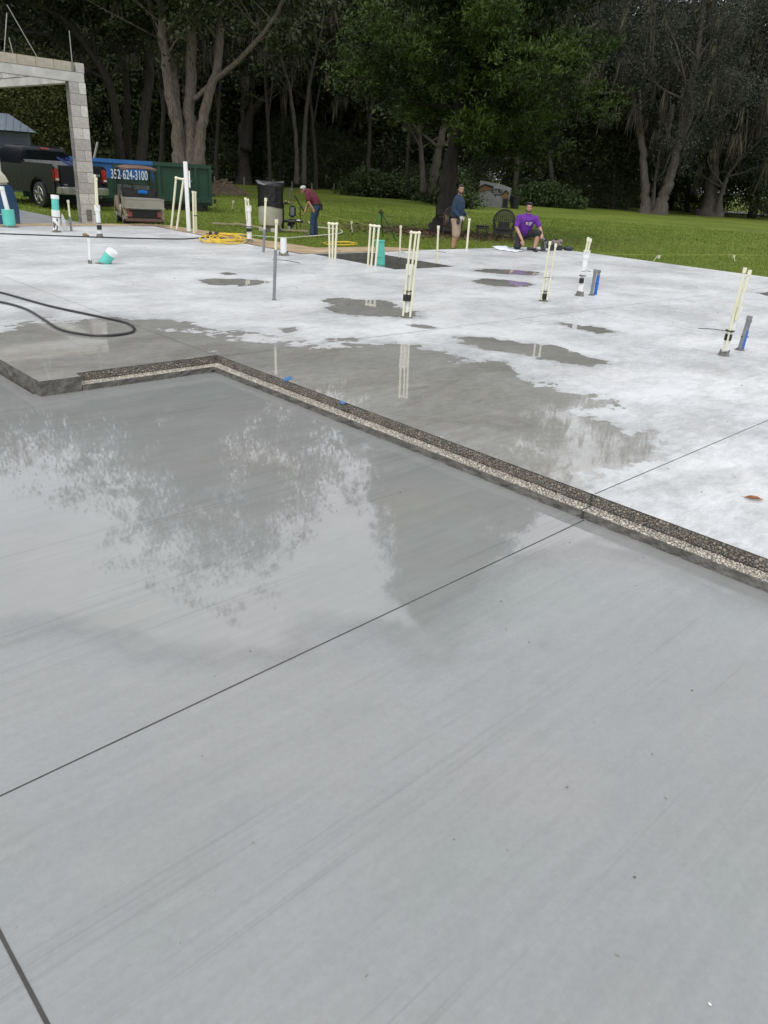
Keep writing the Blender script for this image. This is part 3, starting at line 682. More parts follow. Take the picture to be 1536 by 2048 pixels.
oak('dark cluster of curved trunks right of the lettered hut under the woods', b10,
    [([(1145, 402, 15), (1147, 350, 11), (1152, 300, 9), (1165, 240, 7)], 0, 0), ([(1165, 403, 20), (1173, 360, 14), (1190, 310, 10), (1215, 270, 8), (1235, 240, 6)], -.3, 0), ([(1190, 404, 9), (1215, 350, 7), (1225, 300, 6)], .5, 0)], B_mid, L_far, [(1, 0, 12, 5, 4, 3.5), (4, 0, 15, 5, 4, 3)], 6000, .2, 67, 900, (.8, 3), mwd=.035, flare=1.2)
# the cedar in front
bc = onG(884, 468); ZC = bc.z
ct_ = thing('cedar_tree', 'big dark green cedar with feathery boughs standing beside the man in blue', 'tree', tuple(bc))
b = MB(); tips = []; rg = random.Random(3)
c, rs = limb(b, bc, [(884, 466, 66), (888, 445, 44), (893, 410, 38), (901, 350, 33), (910, 280, 26), (918, 200, 22), (925, 110, 19), (930, 0, 16), (935, -180, 10), (935, -400, 4)], 0, 0, 1, 12, flare=1.0)
cb = []
for i in range(110):
    z = (2.9 if math.cos(i * 2.399) > -.1 else 3.5) + (i / 109) ** .95 * 12.8; az_ = i * 2.399 + rg.uniform(-.4, .4); ax = bc + Vector((.45 + z * .055, 0, z))
    d0 = math.cos(az_); L = (4.5 if z < 8.5 else 4.5 * (1 - (z - 8.5) / 9.0)) * rg.uniform(.6, 1.0)
    if z < 3.8: L *= .75
    if d0 < 0: L *= 1.12
    d = Vector((math.cos(az_), math.sin(az_), rg.uniform(-.16, .2)))
    pts = [ax]; q = ax.copy()
    for k in range(5): q = q + Vector((d.x, d.y, d.z - .10 + .08 * k)) * L / 5; pts.append(q.copy())
    b.tube(pts, [.075, .06, .045, .03, .02, .01], 5, cap=False)
    for k in (1, 2, 3, 4, 5):
        if k == 1 and rg.random() < .5: continue
        p = pts[k]; s = (.5 + .25 * k / 5) * rg.uniform(.6, 1.35); cb.append((p.x + rg.uniform(-.4, .4), p.y + rg.uniform(-.4, .4), p.z + rg.uniform(-.1, .3), s * 1.15, s * 1.15, s * .75))
for i in range(44):
    z = 4.6 + i * .24; a = i * 2.4; cb.append((bc.x + .5 + z * .05 + 1.5 * math.cos(a) * rg.random(), bc.y + 1.5 * math.sin(a) * rg.random(), bc.z + z, 1.15, 1.15, .75))
b.build('trunk', B_black, ct_, world=True, smooth='all', fix=False)
leaf_obj('crown', cb, 390000, .068, L_ced, ct_, 5, clump=.13, per=30, shell=.5, aspect=.30, up=.7)
# slender shaded trunks just inside the wood's edge
for i, (x, d_, h_, wd_, ln, lb) in enumerate(((432, 74, 300, 8, 12, 'thin dark trunk between the container and the mossy oak'), (540, 72, 280, 7, -10, 'thin dark trunk right of the mossy oak'), (560, 78, 300, 9, 15, 'straight dark trunk behind the water tank'), (632, 75, 270, 8, -14, 'dark trunk between the slender pair and the leaning pair'), (735, 76, 260, 9, 10, 'dark trunk rising behind the left of the low hedge'), (768, 80, 260, 8, -8, 'dark trunk rising behind the middle of the low hedge'), (812, 78, 250, 8, 12, 'dark trunk rising behind the right of the low hedge'), (1030, 74, 240, 10, 25, 'curved dark trunk right above the hut'), (1078, 78, 240, 11, 40, 'leaning dark trunk right of the thin post'), (1105, 74, 230, 9, -16, 'dark trunk near the ragged hedge'), (1226, 80, 240, 9, 20, 'dark trunk left of the leaning oaks'), (1375, 92, 250, 9, 14, 'dark trunk in the gap between the two right oaks'), (20, 70, 290, 10, 20, 'dark trunk behind the shed'), (165, 68, 300, 10, -14, 'dark trunk behind the block column'), (322, 66, 300, 9, 10, 'dark trunk just left of the pale four stemmed oak'))):
    bb_ = at(x, d_); yb = 383 + (x - 400) * .045
    oak(lb, bb_, [([(x, yb, wd_ * 1.3), (x + ln * .1, yb - h_ * .25, wd_), (x + ln * .5, yb - h_ * .55, wd_ * .85), (x + ln, yb - h_ * .85, wd_ * .7), (x + ln * 1.8, yb - h_ * 1.3, wd_ * .5)], 0, 0), ([(x + ln * .5, yb - h_ * .5, wd_ * .6), (x - ln * .5, yb - h_ * .8, wd_ * .4), (x - ln * 1.6, yb - h_ * 1.1, wd_ * .3)], 0, 0)], B_dark, L_far, [(0, 0, 14, 3.5, 3.5, 3)], 3500, .12, 200 + i, 500, (.6, 2.8), name='slender_tree', group='slender shaded trees at the wood edge', mwd=.03, tw_from=.6)
rg_ = np.random.default_rng(8); n = 5200; rr_ = np.abs(rg_.normal(size=n)) * 1.5; aa = rg_.random(n) * 6.28; X_ = bc.x + rr_ * np.cos(aa) * 1.5; Y_ = bc.y - .3 + rr_ * np.sin(aa); Z_ = ground_z(X_, Y_) + .05 + rg_.random(n) * .02
P_ = np.column_stack([X_, Y_, Z_]); A_ = rg_.normal(size=(n, 3)) * np.array([.045, .045, .012]); B_ = rg_.normal(size=(n, 3)) * np.array([.03, .03, .01])
o = link('leaf_litter', npmesh('leaf_litter', np.stack([P_ - A_, P_ - B_, P_ + A_, P_ + B_], 1).reshape(-1, 3), np.arange(n * 4).reshape(-1, 4), mat('litter_brown', (.035, .02, .012), .9, scale=3, col2=(.14, .085, .05), world=True)), None, 'stuff'); tag(o, 'brown fallen leaf litter around the foot of the cedar', 'leaf litter')
# background woods: three kinds of tree, copied
def proto_tree(seed, h, wdt, leafm, barkm, n, size, mossn=0, low=.18):
    rg = random.Random(seed); t = thing('woodland_tree', 'x', 'tree', (0, 0, 0), 0, 'dense trees of the woods behind the lawn'); b = MB(); tips = []
    pts = [Vector((0, 0, -.2))]; q = Vector((0, 0, 0)); lean = Vector((rg.uniform(-.15, .15), rg.uniform(-.1, .1), 1))
    for k in range(7): q = q + (lean + Vector((rg.uniform(-.12, .12), rg.uniform(-.12, .12), 0))) * h * .11; pts.append(q.copy())
    r0 = .28 + .02 * h * .4; b.tube(pts, [r0 * (1.2 - .13 * i) for i in range(8)], 7)
    for k in range(3, 8):
        for _ in range(2): twigs(b, pts[k], Vector((rg.uniform(-1, 1), rg.uniform(-1, 1), .5)), r0 * .3, h * .16, 1, rg, tips)
    b.build('trunk', barkm, t, smooth='all', fix=False)
    bl = []
    for k in range(15):
        z = h * (low + (1 - low) * (k + .5) / 15); rr_ = wdt * (.55 + .45 * math.sin(math.pi * min(1, (z / h) * .95 + .05))) * rg.uniform(.5, .75); a = k * 2.4
        bl.append((math.cos(a) * wdt * .42 * rg.random(), math.sin(a) * wdt * .35 * rg.random(), z, rr_, rr_, h * .11))
    leaf_obj('crown', bl, n, size, leafm, t, seed, clump=.7, shell=.3)
    if mossn: moss_obj([(x[0], x[1], x[2]) for x in bl[2:]], mossn, .8, 3.2, t, seed, 2.2, .045)
    return t
protos = [proto_tree(71, 21, 7.0, L_far, B_mid, 34000, .15, 1600), proto_tree(72, 17, 6.0, L_far, B_dark, 30000, .15, 900, .10), proto_tree(73, 24, 7.5, L_oak, B_mid, 34000, .15, 2000, .22)]
def copy_tree(t, loc, rz, s, label):
    r = t.copy(); C.objects.link(r); r.location = loc; r.rotation_euler = (0, 0, rz); r.scale = (s, s, s); r['label'] = label
    for ch in list(t.children):
        c_ = ch.copy(); C.objects.link(c_); c_.parent = r
    return r
rg = random.Random(99); cnt = 0
for row, (d0, step) in enumerate(((83, 2.6), (97, 3.0), (114, 3.4))):
    a = -96.0 + row * .9  # front rank runs on unseen at left, added for the truck's reflections
    while a < 60:
        if row and not -38 < a < 36: a += 5; continue
        dd = d0 + rg.uniform(-4, 4) + (13 if a > 23 and row == 0 else 0); az_ = R(a)
        loc = Vector((math.sin(az_) * dd, math.cos(az_) * dd, GZ)); k = rg.randrange(3); s = rg.uniform(.80, 1.08) * (.86 if row else 1)
        if a < -14: s *= 1.12
        if -9 < a < 2 or a > 12: s *= .85
        kind = ('tall moss hung tree', 'dark bushy tree', 'tallest dense tree')[k]
        lab = kind + ' in the ' + ('front', 'middle', 'rear')[row] + ' rank of the woods, ' + ('unseen beyond the left edge' if a < -31 else 'behind the block frame' if a < -22 else 'behind the container' if a < -15 else 'behind the water tank' if a < -7 else 'behind the low hedge' if a < 0 else 'behind the cedar' if a < 9 else 'right of the cedar' if a < 16 else 'behind the leaning oaks' if a < 25 else 'at the right edge')
        if cnt < 3: k = cnt; lab = ''; t = protos[k]; t.location = loc; t.rotation_euler = (0, 0, rg.uniform(0, 6)); t.scale = (s, s, s); t['label'] = ('tall moss hung tree', 'dark bushy tree', 'tallest dense tree')[k] + ' in the front rank of the woods, unseen beyond the left edge'
        else: copy_tree(protos[k], loc, rg.uniform(0, 6), s, lab)
        cnt += 1; a += step * rg.uniform(.8, 1.2) * (1 if -38 < a < 36 else 2.2)
# undergrowth at the wood's edge
def thicket(name, label, cat, x0, x1, dist, h, n, size, material, seed, group=None, dd=1.5):
    a, b_ = at(x0, dist), at(x1, dist); c = (a + b_) / 2; t = thing(name, label, cat, tuple(c), 0, group); rg = random.Random(seed); bl = []
    L = (b_ - a).length; k = max(2, int(L / (h * .55)))
    for i in range(k):
        p = a.lerp(b_, (i + .5) / k); hh = h * rg.uniform(.5, 1.2); bl.append((p.x, p.y + rg.uniform(-.5, .5) * dd, GZ + hh * .42, L / k * .8, dd, hh * .55))
    leaf_obj('foliage', bl, int(n * 1.3), size * .8, material, t, seed, clump=.45, shell=.45, per=12)
    for q in bl: MB().tube([(q[0], q[1], GZ - .1), (q[0] + .2, q[1], q[2] + .3)], [.05, .02], 5).build('stem', B_dark, t, world=True, fix=False)
    return t
thicket('hedge', 'low vine covered hedge right of the two leaning trunks', 'hedge', 690, 842, 66, 1.9, 12000, .12, L_vine, 1)
thicket('bush', 'round vine smothered bush in front of the white lettered hut', 'bush', 893, 930, 57, 1.9, 9000, .11, L_vine, 2)
thicket('bush', 'low bush between the pale double trunk and the cedar trunk', 'bush', 860, 925, 62, 1.4, 5000, .12, L_vine, 3)
thicket('hedge', 'ragged vine hedge right of the lettered hut', 'hedge', 1040, 1150, 72, 2.4, 9000, .14, L_vine, 4)
thicket('bush', 'yellowish green bushy tree behind the dark shed and under the beam', 'bush', 0, 130, 52, 6.6, 60000, .085, L_bush, 5, dd=3)
for i, (x0, x1, lb) in enumerate(((-260, -40, 'unseen beyond the left edge'), (-60, 240, 'behind the shed and truck'), (240, 480, 'behind the container'), (480, 700, 'behind the water tank'), (700, 960, 'behind the cedar trunk'), (960, 1260, 'right of the cedar'), (1200, 1440, 'behind the two oaks at right'), (1420, 1800, 'at the right edge'))):
    thicket('thicket', 'dark shaded undergrowth at the foot of the woods ' + lb, 'undergrowth', x0, x1, 80 if x0 < 1150 else 96, 6.0 if i % 2 else 4.6, 44000 if 0 < i < 7 else 16000, .09, L_far, 20 + i, 'undergrowth along the wood edge', 2.5)
# ================================================================== small helpers for things on the slab
PVC = mat('pvc_cream', (.62, .60, .42), .35, scale=3, col2=(.74, .72, .56)); PVCW = mat('pvc_white', (.68, .69, .68), .35, scale=4, col2=(.80, .80, .79))
TEAL = mat('teal_sewer_pipe', (.09, .46, .38), .4, scale=3, col2=(.13, .56, .47)); GREYP = mat('grey_conduit', (.16, .17, .18), .45, scale=5, col2=(.24, .25, .26)); BLUEP = mat('blue_conduit', (.02, .10, .42), .4, scale=4, col2=(.03, .16, .55))
TAPE = mat('black_tape', (.008, .008, .008), .35, scale=9); WIRE = mat('tie_wire', (.05, .045, .04), .5, metal=.5); MUD = mat('mortar_splash', (.09, .085, .075), .9, scale=25, bump=.8, bscale=60, col2=(.22, .21, .19))
BLK = mat('black_plastic', (.010, .010, .011), .4, scale=5); CHROME = mat('chrome', (.55, .55, .55), .16, metal=1, var=.1); RUBBER = mat('tyre_rubber', (.018, .018, .017), .75, scale=12, bump=.3)
STEEL = mat('rusty_rebar', (.16, .14, .12), .6, metal=.3, scale=12, var=.3); WOOD = mat('weathered_board', (.24, .20, .13), .8, scale=4, stretch=(1, 6, 1), col2=(.38, .33, .23))
def ptub(name, t, p0, p1, r, m, n=12, **k):
    return MB().cyl(p0, p1, r, n).build(name, m, t, world=True, smooth=True, **k)
def band(name, t, p0, p1, a, b, r, m): 
    p0, p1 = Vector(p0), Vector(p1); return MB().cyl(p0.lerp(p1, a), p0.lerp(p1, b), r, 12).build(name, m, t, world=True, smooth=True)
def mud(t, p, r, h=.05, seed=0):
    rg = random.Random(seed); b = MB(); n = 9; vs = []
    for rr_, z in ((1.5, .0), (1.15, .35), (1.02, 1.0)):
        for k in range(n): q = r * rr_ * rg.uniform(.85, 1.25); vs.append((p.x + q * math.cos(k * .698), p.y + q * math.sin(k * .698), p.z + h * z * rg.uniform(.6, 1.2)))
    b.add(vs, [(i * n + k, i * n + (k + 1) % n, (i + 1) * n + (k + 1) % n, (i + 1) * n + k) for i in range(2) for k in range(n)]).build('mortar', MUD, t, world=True, smooth=True)
def wire(t, p, L, dx, dz=0.0): 
    d = Vector((dx, .3, dz)).normalized(); MB().tube(crom([p - d * .03, p + d * L * .5 + Vector((0, 0, .01)), p + d * L], 3), .004, 5).build('tie_wire', WIRE, t, world=True)
PXW = lambda p: FPX / ((p - CAMP).dot(_f))     # pixels per metre there
# --- capped stubs
def stub(label, foot, top, w_, m, name='pipe_stub', cap=True, lower=None, lm=None, tapey=None, z=0, wy=None, mudh=.0, capm=None, wl=None):
    p = G(*foot, z); q = V(*top, p); s = PXW(p); r = w_ / 2 / s; t = thing(name, label, 'pipe', tuple(p), 0, 'pipes standing up through the slab')
    if lower:
        f = (foot[1] - lower) / (foot[1] - top[1]); k = p.lerp(q, f); ptub('sleeve', t, p, k, r * 1.25, lm, n=12); ptub('pipe', t, k - (q - p) * .02, q, r, m)
    else: ptub('pipe', t, p, q, r, m)
    if cap: d = (q - p).normalized(); ptub('cap', t, q - d * r * 2.4, q + d * r * .5, r * 1.35, capm or m)
    if wy: wire(t, p.lerp(q, (foot[1] - wy) / (foot[1] - top[1])), wl or .16, 1.0, -.1)
    if mudh: mud(t, p, r * 1.3, mudh, int(foot[0]))
    return t, p, q
stub('slim cream pipe in a grey sleeve left of the block column', (143, 462), (136, 401), 3.6, PVC, lower=433, lm=GREYP, mudh=.02)
stub('slim cream pipe over a grey sleeve in front of the water tank', (527, 504.7), (531.5, 397), 4.2, PVC, lower=458, lm=GREYP, wy=462, wl=.1)
stub('tall grey conduit with cream pipe on top and tie wire, nearest of the single stubs', (548, 600), (553, 440), 5, PVC, lower=498, lm=GREYP, wy=518, wl=.3, mudh=.015)
stub('short thick white stub pipe speckled with mortar at the back edge', (567, 511), (567, 476), 12.5, PVCW, mudh=.06, cap=False)
stub('slim cream pipe behind the teal pipe, right of the green tripod', (799, 514.8), (801.7, 452), 3.8, PVC, wy=505, wl=.1)
stub('slim cream pipe with tie wire low down near the tool belt man', (873.3, 526.9), (876.8, 452.5), 4.2, PVC, wy=503, wl=.17)
stub('short white capped pipe beside the tilted teal pipe', (180, 527), (178.2, 479), 5, PVCW, mudh=.05)
# slim pair behind white post
def pair(label, feet, tops, w_, m):
    p = G(*feet[0]); t = thing('pipe_pair', label, 'pipe', tuple(p), 0, 'pipes standing up through the slab')
    for f, q in zip(feet, tops): a = G(*f); b = V(*q, a); ptub('pipe', t, a, b, w_ / 2 / PXW(a), m); ptub('cap', t, b - Vector((0, 0, .04)), b, w_ * .66 / PXW(a), m)
    k = G(*feet[0]).lerp(V(*tops[0], G(*feet[0])), .42); MB().tube([k + Vector((-.03, 0, 0)), k + Vector((.09, -.02, 0))], .012, 6).build('tie_wire', WIRE, t, world=True)
pair('two slim cream pipes tied side by side right of the white post', [(388, 465.6), (392.6, 465)], [(386, 382), (390.5, 383)], 4, PVC)
# inverted U loops
def uloop(label, feet, tops, w_, z=0):
    p = G(*feet[0], z); t = thing('pipe_loop', label, 'pipe', tuple(p), 0, 'looped supply pipes standing up through the slab'); r = w_ / 2 / PXW(p); T = []
    for f, q in zip(feet, tops):
        a = G(*f, z); b = V(*q, a); T.append(b); ptub('pipe', t, a, b, r, PVC)
    b = MB().tube(T, r, 10); b.build('cross_pipe', PVC, t, world=True, smooth=True)
    for q in T: MB().ell(q, (r * 1.6, r * 1.6, r * 1.5), 10, 6).build('elbow', PVC, t, world=True, smooth=True)
    k = G(*feet[-1], z).lerp(T[-1], .22); wire(t, k, .1, 1)
    return t
uloop('tall narrow cream pipe loop between the golf cart and the white post', [(342.5, 456), (353.4, 457.8)], [(352.3, 356), (367, 359)], 4.2)
uloop('triple cream pipe loop standing at the left corner of the shower recess', [(659.4, 516.4), (665, 517), (670.3, 517.7)], [(658, 447), (666, 448), (673.7, 448)], 4.2)
uloop('triple cream pipe loop next to the teal pipe in the shower recess', [(735.8, 531), (742.4, 532), (750.7, 533)], [(741, 451), (749, 452), (758, 453)], 4.2)
# white leaning post
p = G(378, 462.5); q = V(370.5, 323, p); t = thing('white_post', 'tall white plastic post leaning slightly at the far slab edge', 'post', tuple(p)); d = (q - p)
b = MB(); b.box((p + q) / 2, (.085, .05, d.length), rot=Vector((0, 0, 1)).rotation_difference(d.normalized()).to_matrix()); b.build('post', PVCW, t, world=True, bevel=.006)
k = p.lerp(q, .72); MB().box(k + Vector((.07, 0, .05)), (.03, .01, .34)).build('label_strip', PVCW, t, world=True)
# teal pipe in recess, tapering look
p = G(761.5, 529, zr + .04); q = V(759, 481, p); t = thing('teal_pipe', 'thick teal pipe standing in the water of the shower recess', 'pipe', tuple(p)); MB().tube([p - Vector((0, 0, .06)), p, q], [9.2 / PXW(p)] * 2 + [9.6 / PXW(p)], 18).build('pipe', TEAL, t, world=True, smooth=True)
MB().lathe([(.098, 0), (.104, 0), (.104, .02), (.098, .02)], 18, q - Vector((0, 0, .015))).build('rim', TEAL, t, world=True, smooth=True)
# left edge teal sleeve with white pipe
p = G(20, 454); a = V(15, 419, p); q = V(3, 374, p); t = thing('teal_pipe', 'wide teal pipe with a white pipe leaning out of it at the left edge', 'pipe', tuple(p)); s = PXW(p)
ptub('sleeve', t, p, a, 11.5 / s, TEAL, 18); ptub('pipe', t, a - Vector((0, 0, .02)), q, 4.4 / s, PVCW, 14); ptub('cap', t, q - Vector((0, 0, .05)), q + Vector((0, 0, .01)), 5.2 / s, PVCW, 14); mud(t, p, 12 / s, .03, 3)
# teal and white stacked cleanout
p = G(113.5, 464); q = V(109.5, 390, p); t = thing('teal_pipe', 'straight upright pipe with white cap, teal band, white coupling and mortar smears', 'pipe', tuple(p)); s = PXW(p)
for nm, a, b_, w_, mm in (('pipe', 0, .42, 6.6, PVCW), ('coupling', .42, .60, 7.9, PVCW), ('sleeve', .60, .90, 6.9, TEAL), ('cap', .90, 1.0, 7.6, PVCW)): ptub(nm, t, p.lerp(q, a), p.lerp(q, b_), w_ / s, mm, 16)
ptub('band', t, p.lerp(q, .40), p.lerp(q, .425), 7.2 / s, WIRE, 16); rg = random.Random(2); b = MB()
for i in range(9):
    k = p.lerp(q, rg.uniform(.03, .34)); a = rg.uniform(-2.4, -.8); b.ell(k + Vector((math.cos(a), math.sin(a), 0)) * 6.5 / s, (.02, .012, rg.uniform(.02, .05)), 7, 5)
b.build('mortar', MUD, t, world=True, smooth=True, kind='stuff'); mud(t, p, 7 / s, .03, 8)
p = G(126, 462); b = MB(); vs = []; q = V(124, 428, p)
for i in range(7):
    f = i / 6
    for k in range(6): a = k * 1.047; r_ = .012 + .055 * f * (1 + .4 * math.sin(k * 2.5 + i)); c_ = q.lerp(p, f * .93); vs.append(c_ + Vector((r_ * math.cos(a) + .05 * f, r_ * .5 * math.sin(a), 0)))
b.add(vs, [(i * 6 + k, i * 6 + (k + 1) % 6, (i + 1) * 6 + (k + 1) % 6, (i + 1) * 6 + k) for i in range(6) for k in range(6)]); o = b.build('cloth_rag', mat('white_rag', (.55, .55, .54), .9, bump=.5, bscale=30), None, smooth=True); tag(o, 'crumpled white plastic rag hanging beside the mortar smeared pipe', 'rag')
# tilted teal
p = G(207.5, 527); q = V(222, 507, p, -.05); t = thing('teal_pipe', 'teal pipe tilted hard to the right with a white cap', 'pipe', tuple(p)); s = PXW(p); d = (q - p).normalized()
ptub('pipe', t, p - d * .03, q, 10.3 / s, TEAL, 20); ptub('cap', t, q - d * .01, q + d * .045, 11.0 / s, PVCW, 20); ptub('cap_rim', t, q + d * .045, q + d * .055, 9.8 / s, PVCW, 20); mud(t, p, 10 / s, .03, 5)
# big conduit bundles
def bundle(label, foot, ctop, cw, slim, bnd, wl=None, coll=True, z=0, umb=None):
    p = G(*foot, z); q = V(*ctop, p); s = PXW(p); t = thing('conduit_bundle', label, 'conduit', tuple(p), 0, 'white conduits with slim cream pipes taped to them'); r = cw / 1.75 / s
    ptub('conduit', t, p, q, r, PVCW, 14)
    if coll: d = (q - p).normalized(); ptub('collar', t, q - d * .10, q + d * .01, r * 1.28, PVCW, 14)
    tops = []
    for (fx, fy, tx, ty, w_) in slim:
        a = V(fx, fy, p, -.05); b_ = V(tx, ty, p, -.05); ptub('slim_pipe', t, a, b_, w_ / 2 / s, PVC); tops.append(b_)
        if not umb: d = (b_ - a).normalized(); ptub('cap', t, b_ - d * .05, b_, w_ * .72 / s, PVC)
    if umb:
        for i, j in umb: MB().tube([tops[i], tops[j]], slim[0][4] / 2 / s, 8).build('cross_pipe', PVC, t, world=True, smooth=True); [MB().ell(tops[k], (slim[0][4] * .8 / s,) * 3, 8, 6).build('elbow', PVC, t, world=True, smooth=True) for k in (i, j)]
    k0 = V(*bnd[0], p, -.02); k1 = V(*bnd[1], p, -.02); b = MB(); b.tube([k0, k1], [(r * bnd[2], r * bnd[2] * .8)] * 2, 12); b.build('tape', TAPE, t, world=True, smooth=True)
    if wl: wire(t, V(*wl[0], p, -.08), wl[1], wl[2])
    d = (q - p).normalized(); ptub('tie', t, k1 + d * .03, k1 + d * .04, r * 1.3, WIRE, 12)
    mud(t, p, r * 1.2, .06, int(foot[0])); return t
bundle('tall conduit with U shaped cream pipe loop, nearest bundle left of the slab centre', (813, 634.6), (820.5, 531), 11.5, [(806, 632, 822.5, 465, 4.4), (820, 634, 838.5, 466, 4.4), (816, 600, 832, 466, 4)], ((814.3, 601.4), (815.6, 588.5), 1.5), None, umb=[(0, 1)])
bundle('conduit with two slim cream pipes spreading above it, right of the kneeling man', (1086.8, 602), (1094.8, 545), 8.5, [(1083, 600, 1100.3, 482.5, 3.6), (1094, 600, 1112, 487, 3.6)], ((1087.6, 597.5), (1088.8, 587), 1.5), ((1092, 556), .1, 1))
bundle('straight white conduit with two short slim pipes, beside the grey and blue pair', (1159, 591.5), (1174.2, 502), 9, [(1171, 505, 1177.2, 474.5, 3.8), (1175.5, 505, 1181.7, 477, 3.8)], ((1162.6, 566), (1164.2, 556), 1.12), ((1167, 543), .12, 1))
bundle('largest conduit bundle with two long slim pipes at the right edge of the picture', (1447.5, 710.5), (1475.5, 613), 12, [(1450, 700, 1490.6, 535, 5.2), (1471, 640, 1500.5, 540, 5.2)], ((1455, 680), (1458.3, 668), 1.25), ((1460, 664), .30, -1), coll=True)
bundle('conduit with two long slim pipes and a bracket standing before the block column', (200, 474), (194, 411), 7.5, [(192.5, 412, 189.5, 349, 3.2), (195.5, 412, 192.5, 355, 3.2)], ((199, 459), (198, 450), 1.15))
bundle('conduit with two short slim pipes between the cord coil and the water tank', (499, 484), (496.4, 412), 8.5, [(493.5, 440, 490.9, 395, 3.4), (498, 414, 495.3, 397.5, 3.4)], ((498.4, 463), (498, 456.5), 1.12))
def gb(label, pr):
    p = G(*pr[0][0]); t = thing('conduit_pair', label, 'conduit', tuple(p), 0, 'grey and blue conduit pairs')
    for (f, tp, w_, m, sp) in pr:
        a = G(*f); b_ = V(*tp, a); s = PXW(a)
        if sp: k = a.lerp(b_, sp); ptub('conduit', t, a, k, w_ / 2 / s, m); ptub('sleeve', t, k, b_, w_ / 2 / s * .9, GREYP); ptub('collar', t, b_ - (b_ - a) * .09, b_, w_ * .62 / s, GREYP)
        else: ptub('conduit', t, a, b_, w_ / 2 / s, m); ptub('collar', t, b_ - (b_ - a) * .12, b_, w_ * .62 / s, GREYP)
    MB().cyl(a.lerp(b_, .45) - Vector((.05, 0, 0)), a.lerp(b_, .45) + Vector((.03, 0, 0)), .006, 6).build('tie_wire', WIRE, t, world=True); mud(t, p, .035, .02, 4)
gb('upright grey and blue conduit pair beside the straight white conduit', [((1182.5, 590.6), (1191.4, 539), 6.5, GREYP, None), ((1190.3, 589.5), (1198.8, 540), 6.5, BLUEP, .78)])
gb('leaning grey and blue conduit pair at the right edge', [((1479, 700), (1500, 632), 9, GREYP, None), ((1484, 700.8), (1500.5, 640), 6, BLUEP, .66)])
# ------------------------------------------------------------------ hoses and cords
HOSE = mat('black_hose', (.012, .012, .013), .28, scale=20, spec=.6); YEL = mat('yellow_cord', (.62, .40, .02), .5, scale=8, col2=(.75, .52, .04)); WHH = mat('cream_hose', (.55, .54, .42), .5, scale=5)
def lay(name, label, px, w_, m, z=0.0, cat='hose', onlawn=False, n=7, close=False):
    P = []
    for x, y in px: p = onG(x, y) if onlawn else G(x, y, z); P.append(p)
    r = w_ / 2 / PXW(P[len(P) // 2]); P = [p + Vector((0, 0, r + (.03 if onlawn else .002))) for p in P]
    o = MB().tube(crom(P, 6), r, n).build(name, m, None, smooth='all'); return tag(o, label, cat)
lay('garden_hose', 'black hose bent into a long loop on the slab at left', [(-140, 570), (-60, 577), (0, 586.7), (97.7, 613.7), (195.3, 634.9), (247.4, 646.3), (266, 656), (268, 664), (253.9, 669.5), (211.6, 674.2), (162.8, 671), (120.4, 661), (87.9, 641.4), (58.6, 623.5), (26, 612), (-20, 603), (-120, 590)], 5.0, HOSE)
lay('power_cable', 'thin black cable running across the far part of the slab to the yellow coil', [(-120, 462), (0, 468.5), (80, 471.5), (159.5, 474.5), (273, 478), (350, 479.3), (380, 478.5), (417, 475.6), (428, 474)], 2.4, HOSE, cat='cable')
def coil(label, cx, cy, rx, ry, n, seed, onlawn=False):
    rg = random.Random(seed); px = []; N = n * 9
    for i in range(N):
        a = i / 9 * 2 * math.pi; k = 1 + .22 * math.sin(i * .37 + seed) + rg.uniform(-.07, .07); dx = rx * .35 * math.sin(i * .11)
        px.append((cx + dx + rx * .72 * k * math.cos(a), cy + ry * .75 * k * math.sin(a) + ry * .2 * math.sin(i * .2)))
    P = [(onG(x, y) if onlawn else G(x, y)) + Vector((0, 0, .02 + .05 * abs(math.sin(i * .13)) + (.04 if onlawn else 0))) for i, (x, y) in enumerate(px)]
    o = MB().tube(crom(P, 3), .0105, 6).build('extension_cord', YEL, None, smooth='all'); return tag(o, label, 'cord')
coil('yellow extension cord coiled in a flat heap at the far slab edge', 446, 481, 44, 9.5, 9, 1)
coil('yellow cord tangled on the sand behind the recess', 676, 495, 34, 5, 4, 4, True)
b = MB(); p = G(424, 475); rg = random.Random(4)
for i in range(7): a = p + Vector((rg.uniform(-.12, .12), rg.uniform(-.1, .1), rg.uniform(.03, .1))); b.box(a, (.07, .05, .05), rot=(rg.random(), rg.random(), rg.random()))
o = b.build('plug_cluster', mat('brown_plugs', (.05, .03, .02), .5, scale=9), None, bevel=.008); tag(o, 'cluster of dark brown plugs and adapters at the left end of the yellow coil', 'plug')
lay('cream_hose', 'cream hose curving round the bending man and back to the slab', [(617, 446), (622, 452), (633, 457), (655, 459.5), (676, 462), (684, 466), (680, 470), (655, 473), (610, 477), (570, 480), (520, 477), (460, 474)], 2.6, WHH, onlawn=True)
p = G(170, 473); b = MB(); b.ell(p + Vector((0, 0, .03)), (.05, .04, .035), 10, 6); b.ell(p + Vector((.05, .02, .02)), (.03, .03, .02), 8, 5); tag(b.build('wad', mat('brown_wad', (.25, .16, .09), .8, scale=30, bump=.6), None, smooth=True), 'small brown wad lying against the thin cable', 'debris')
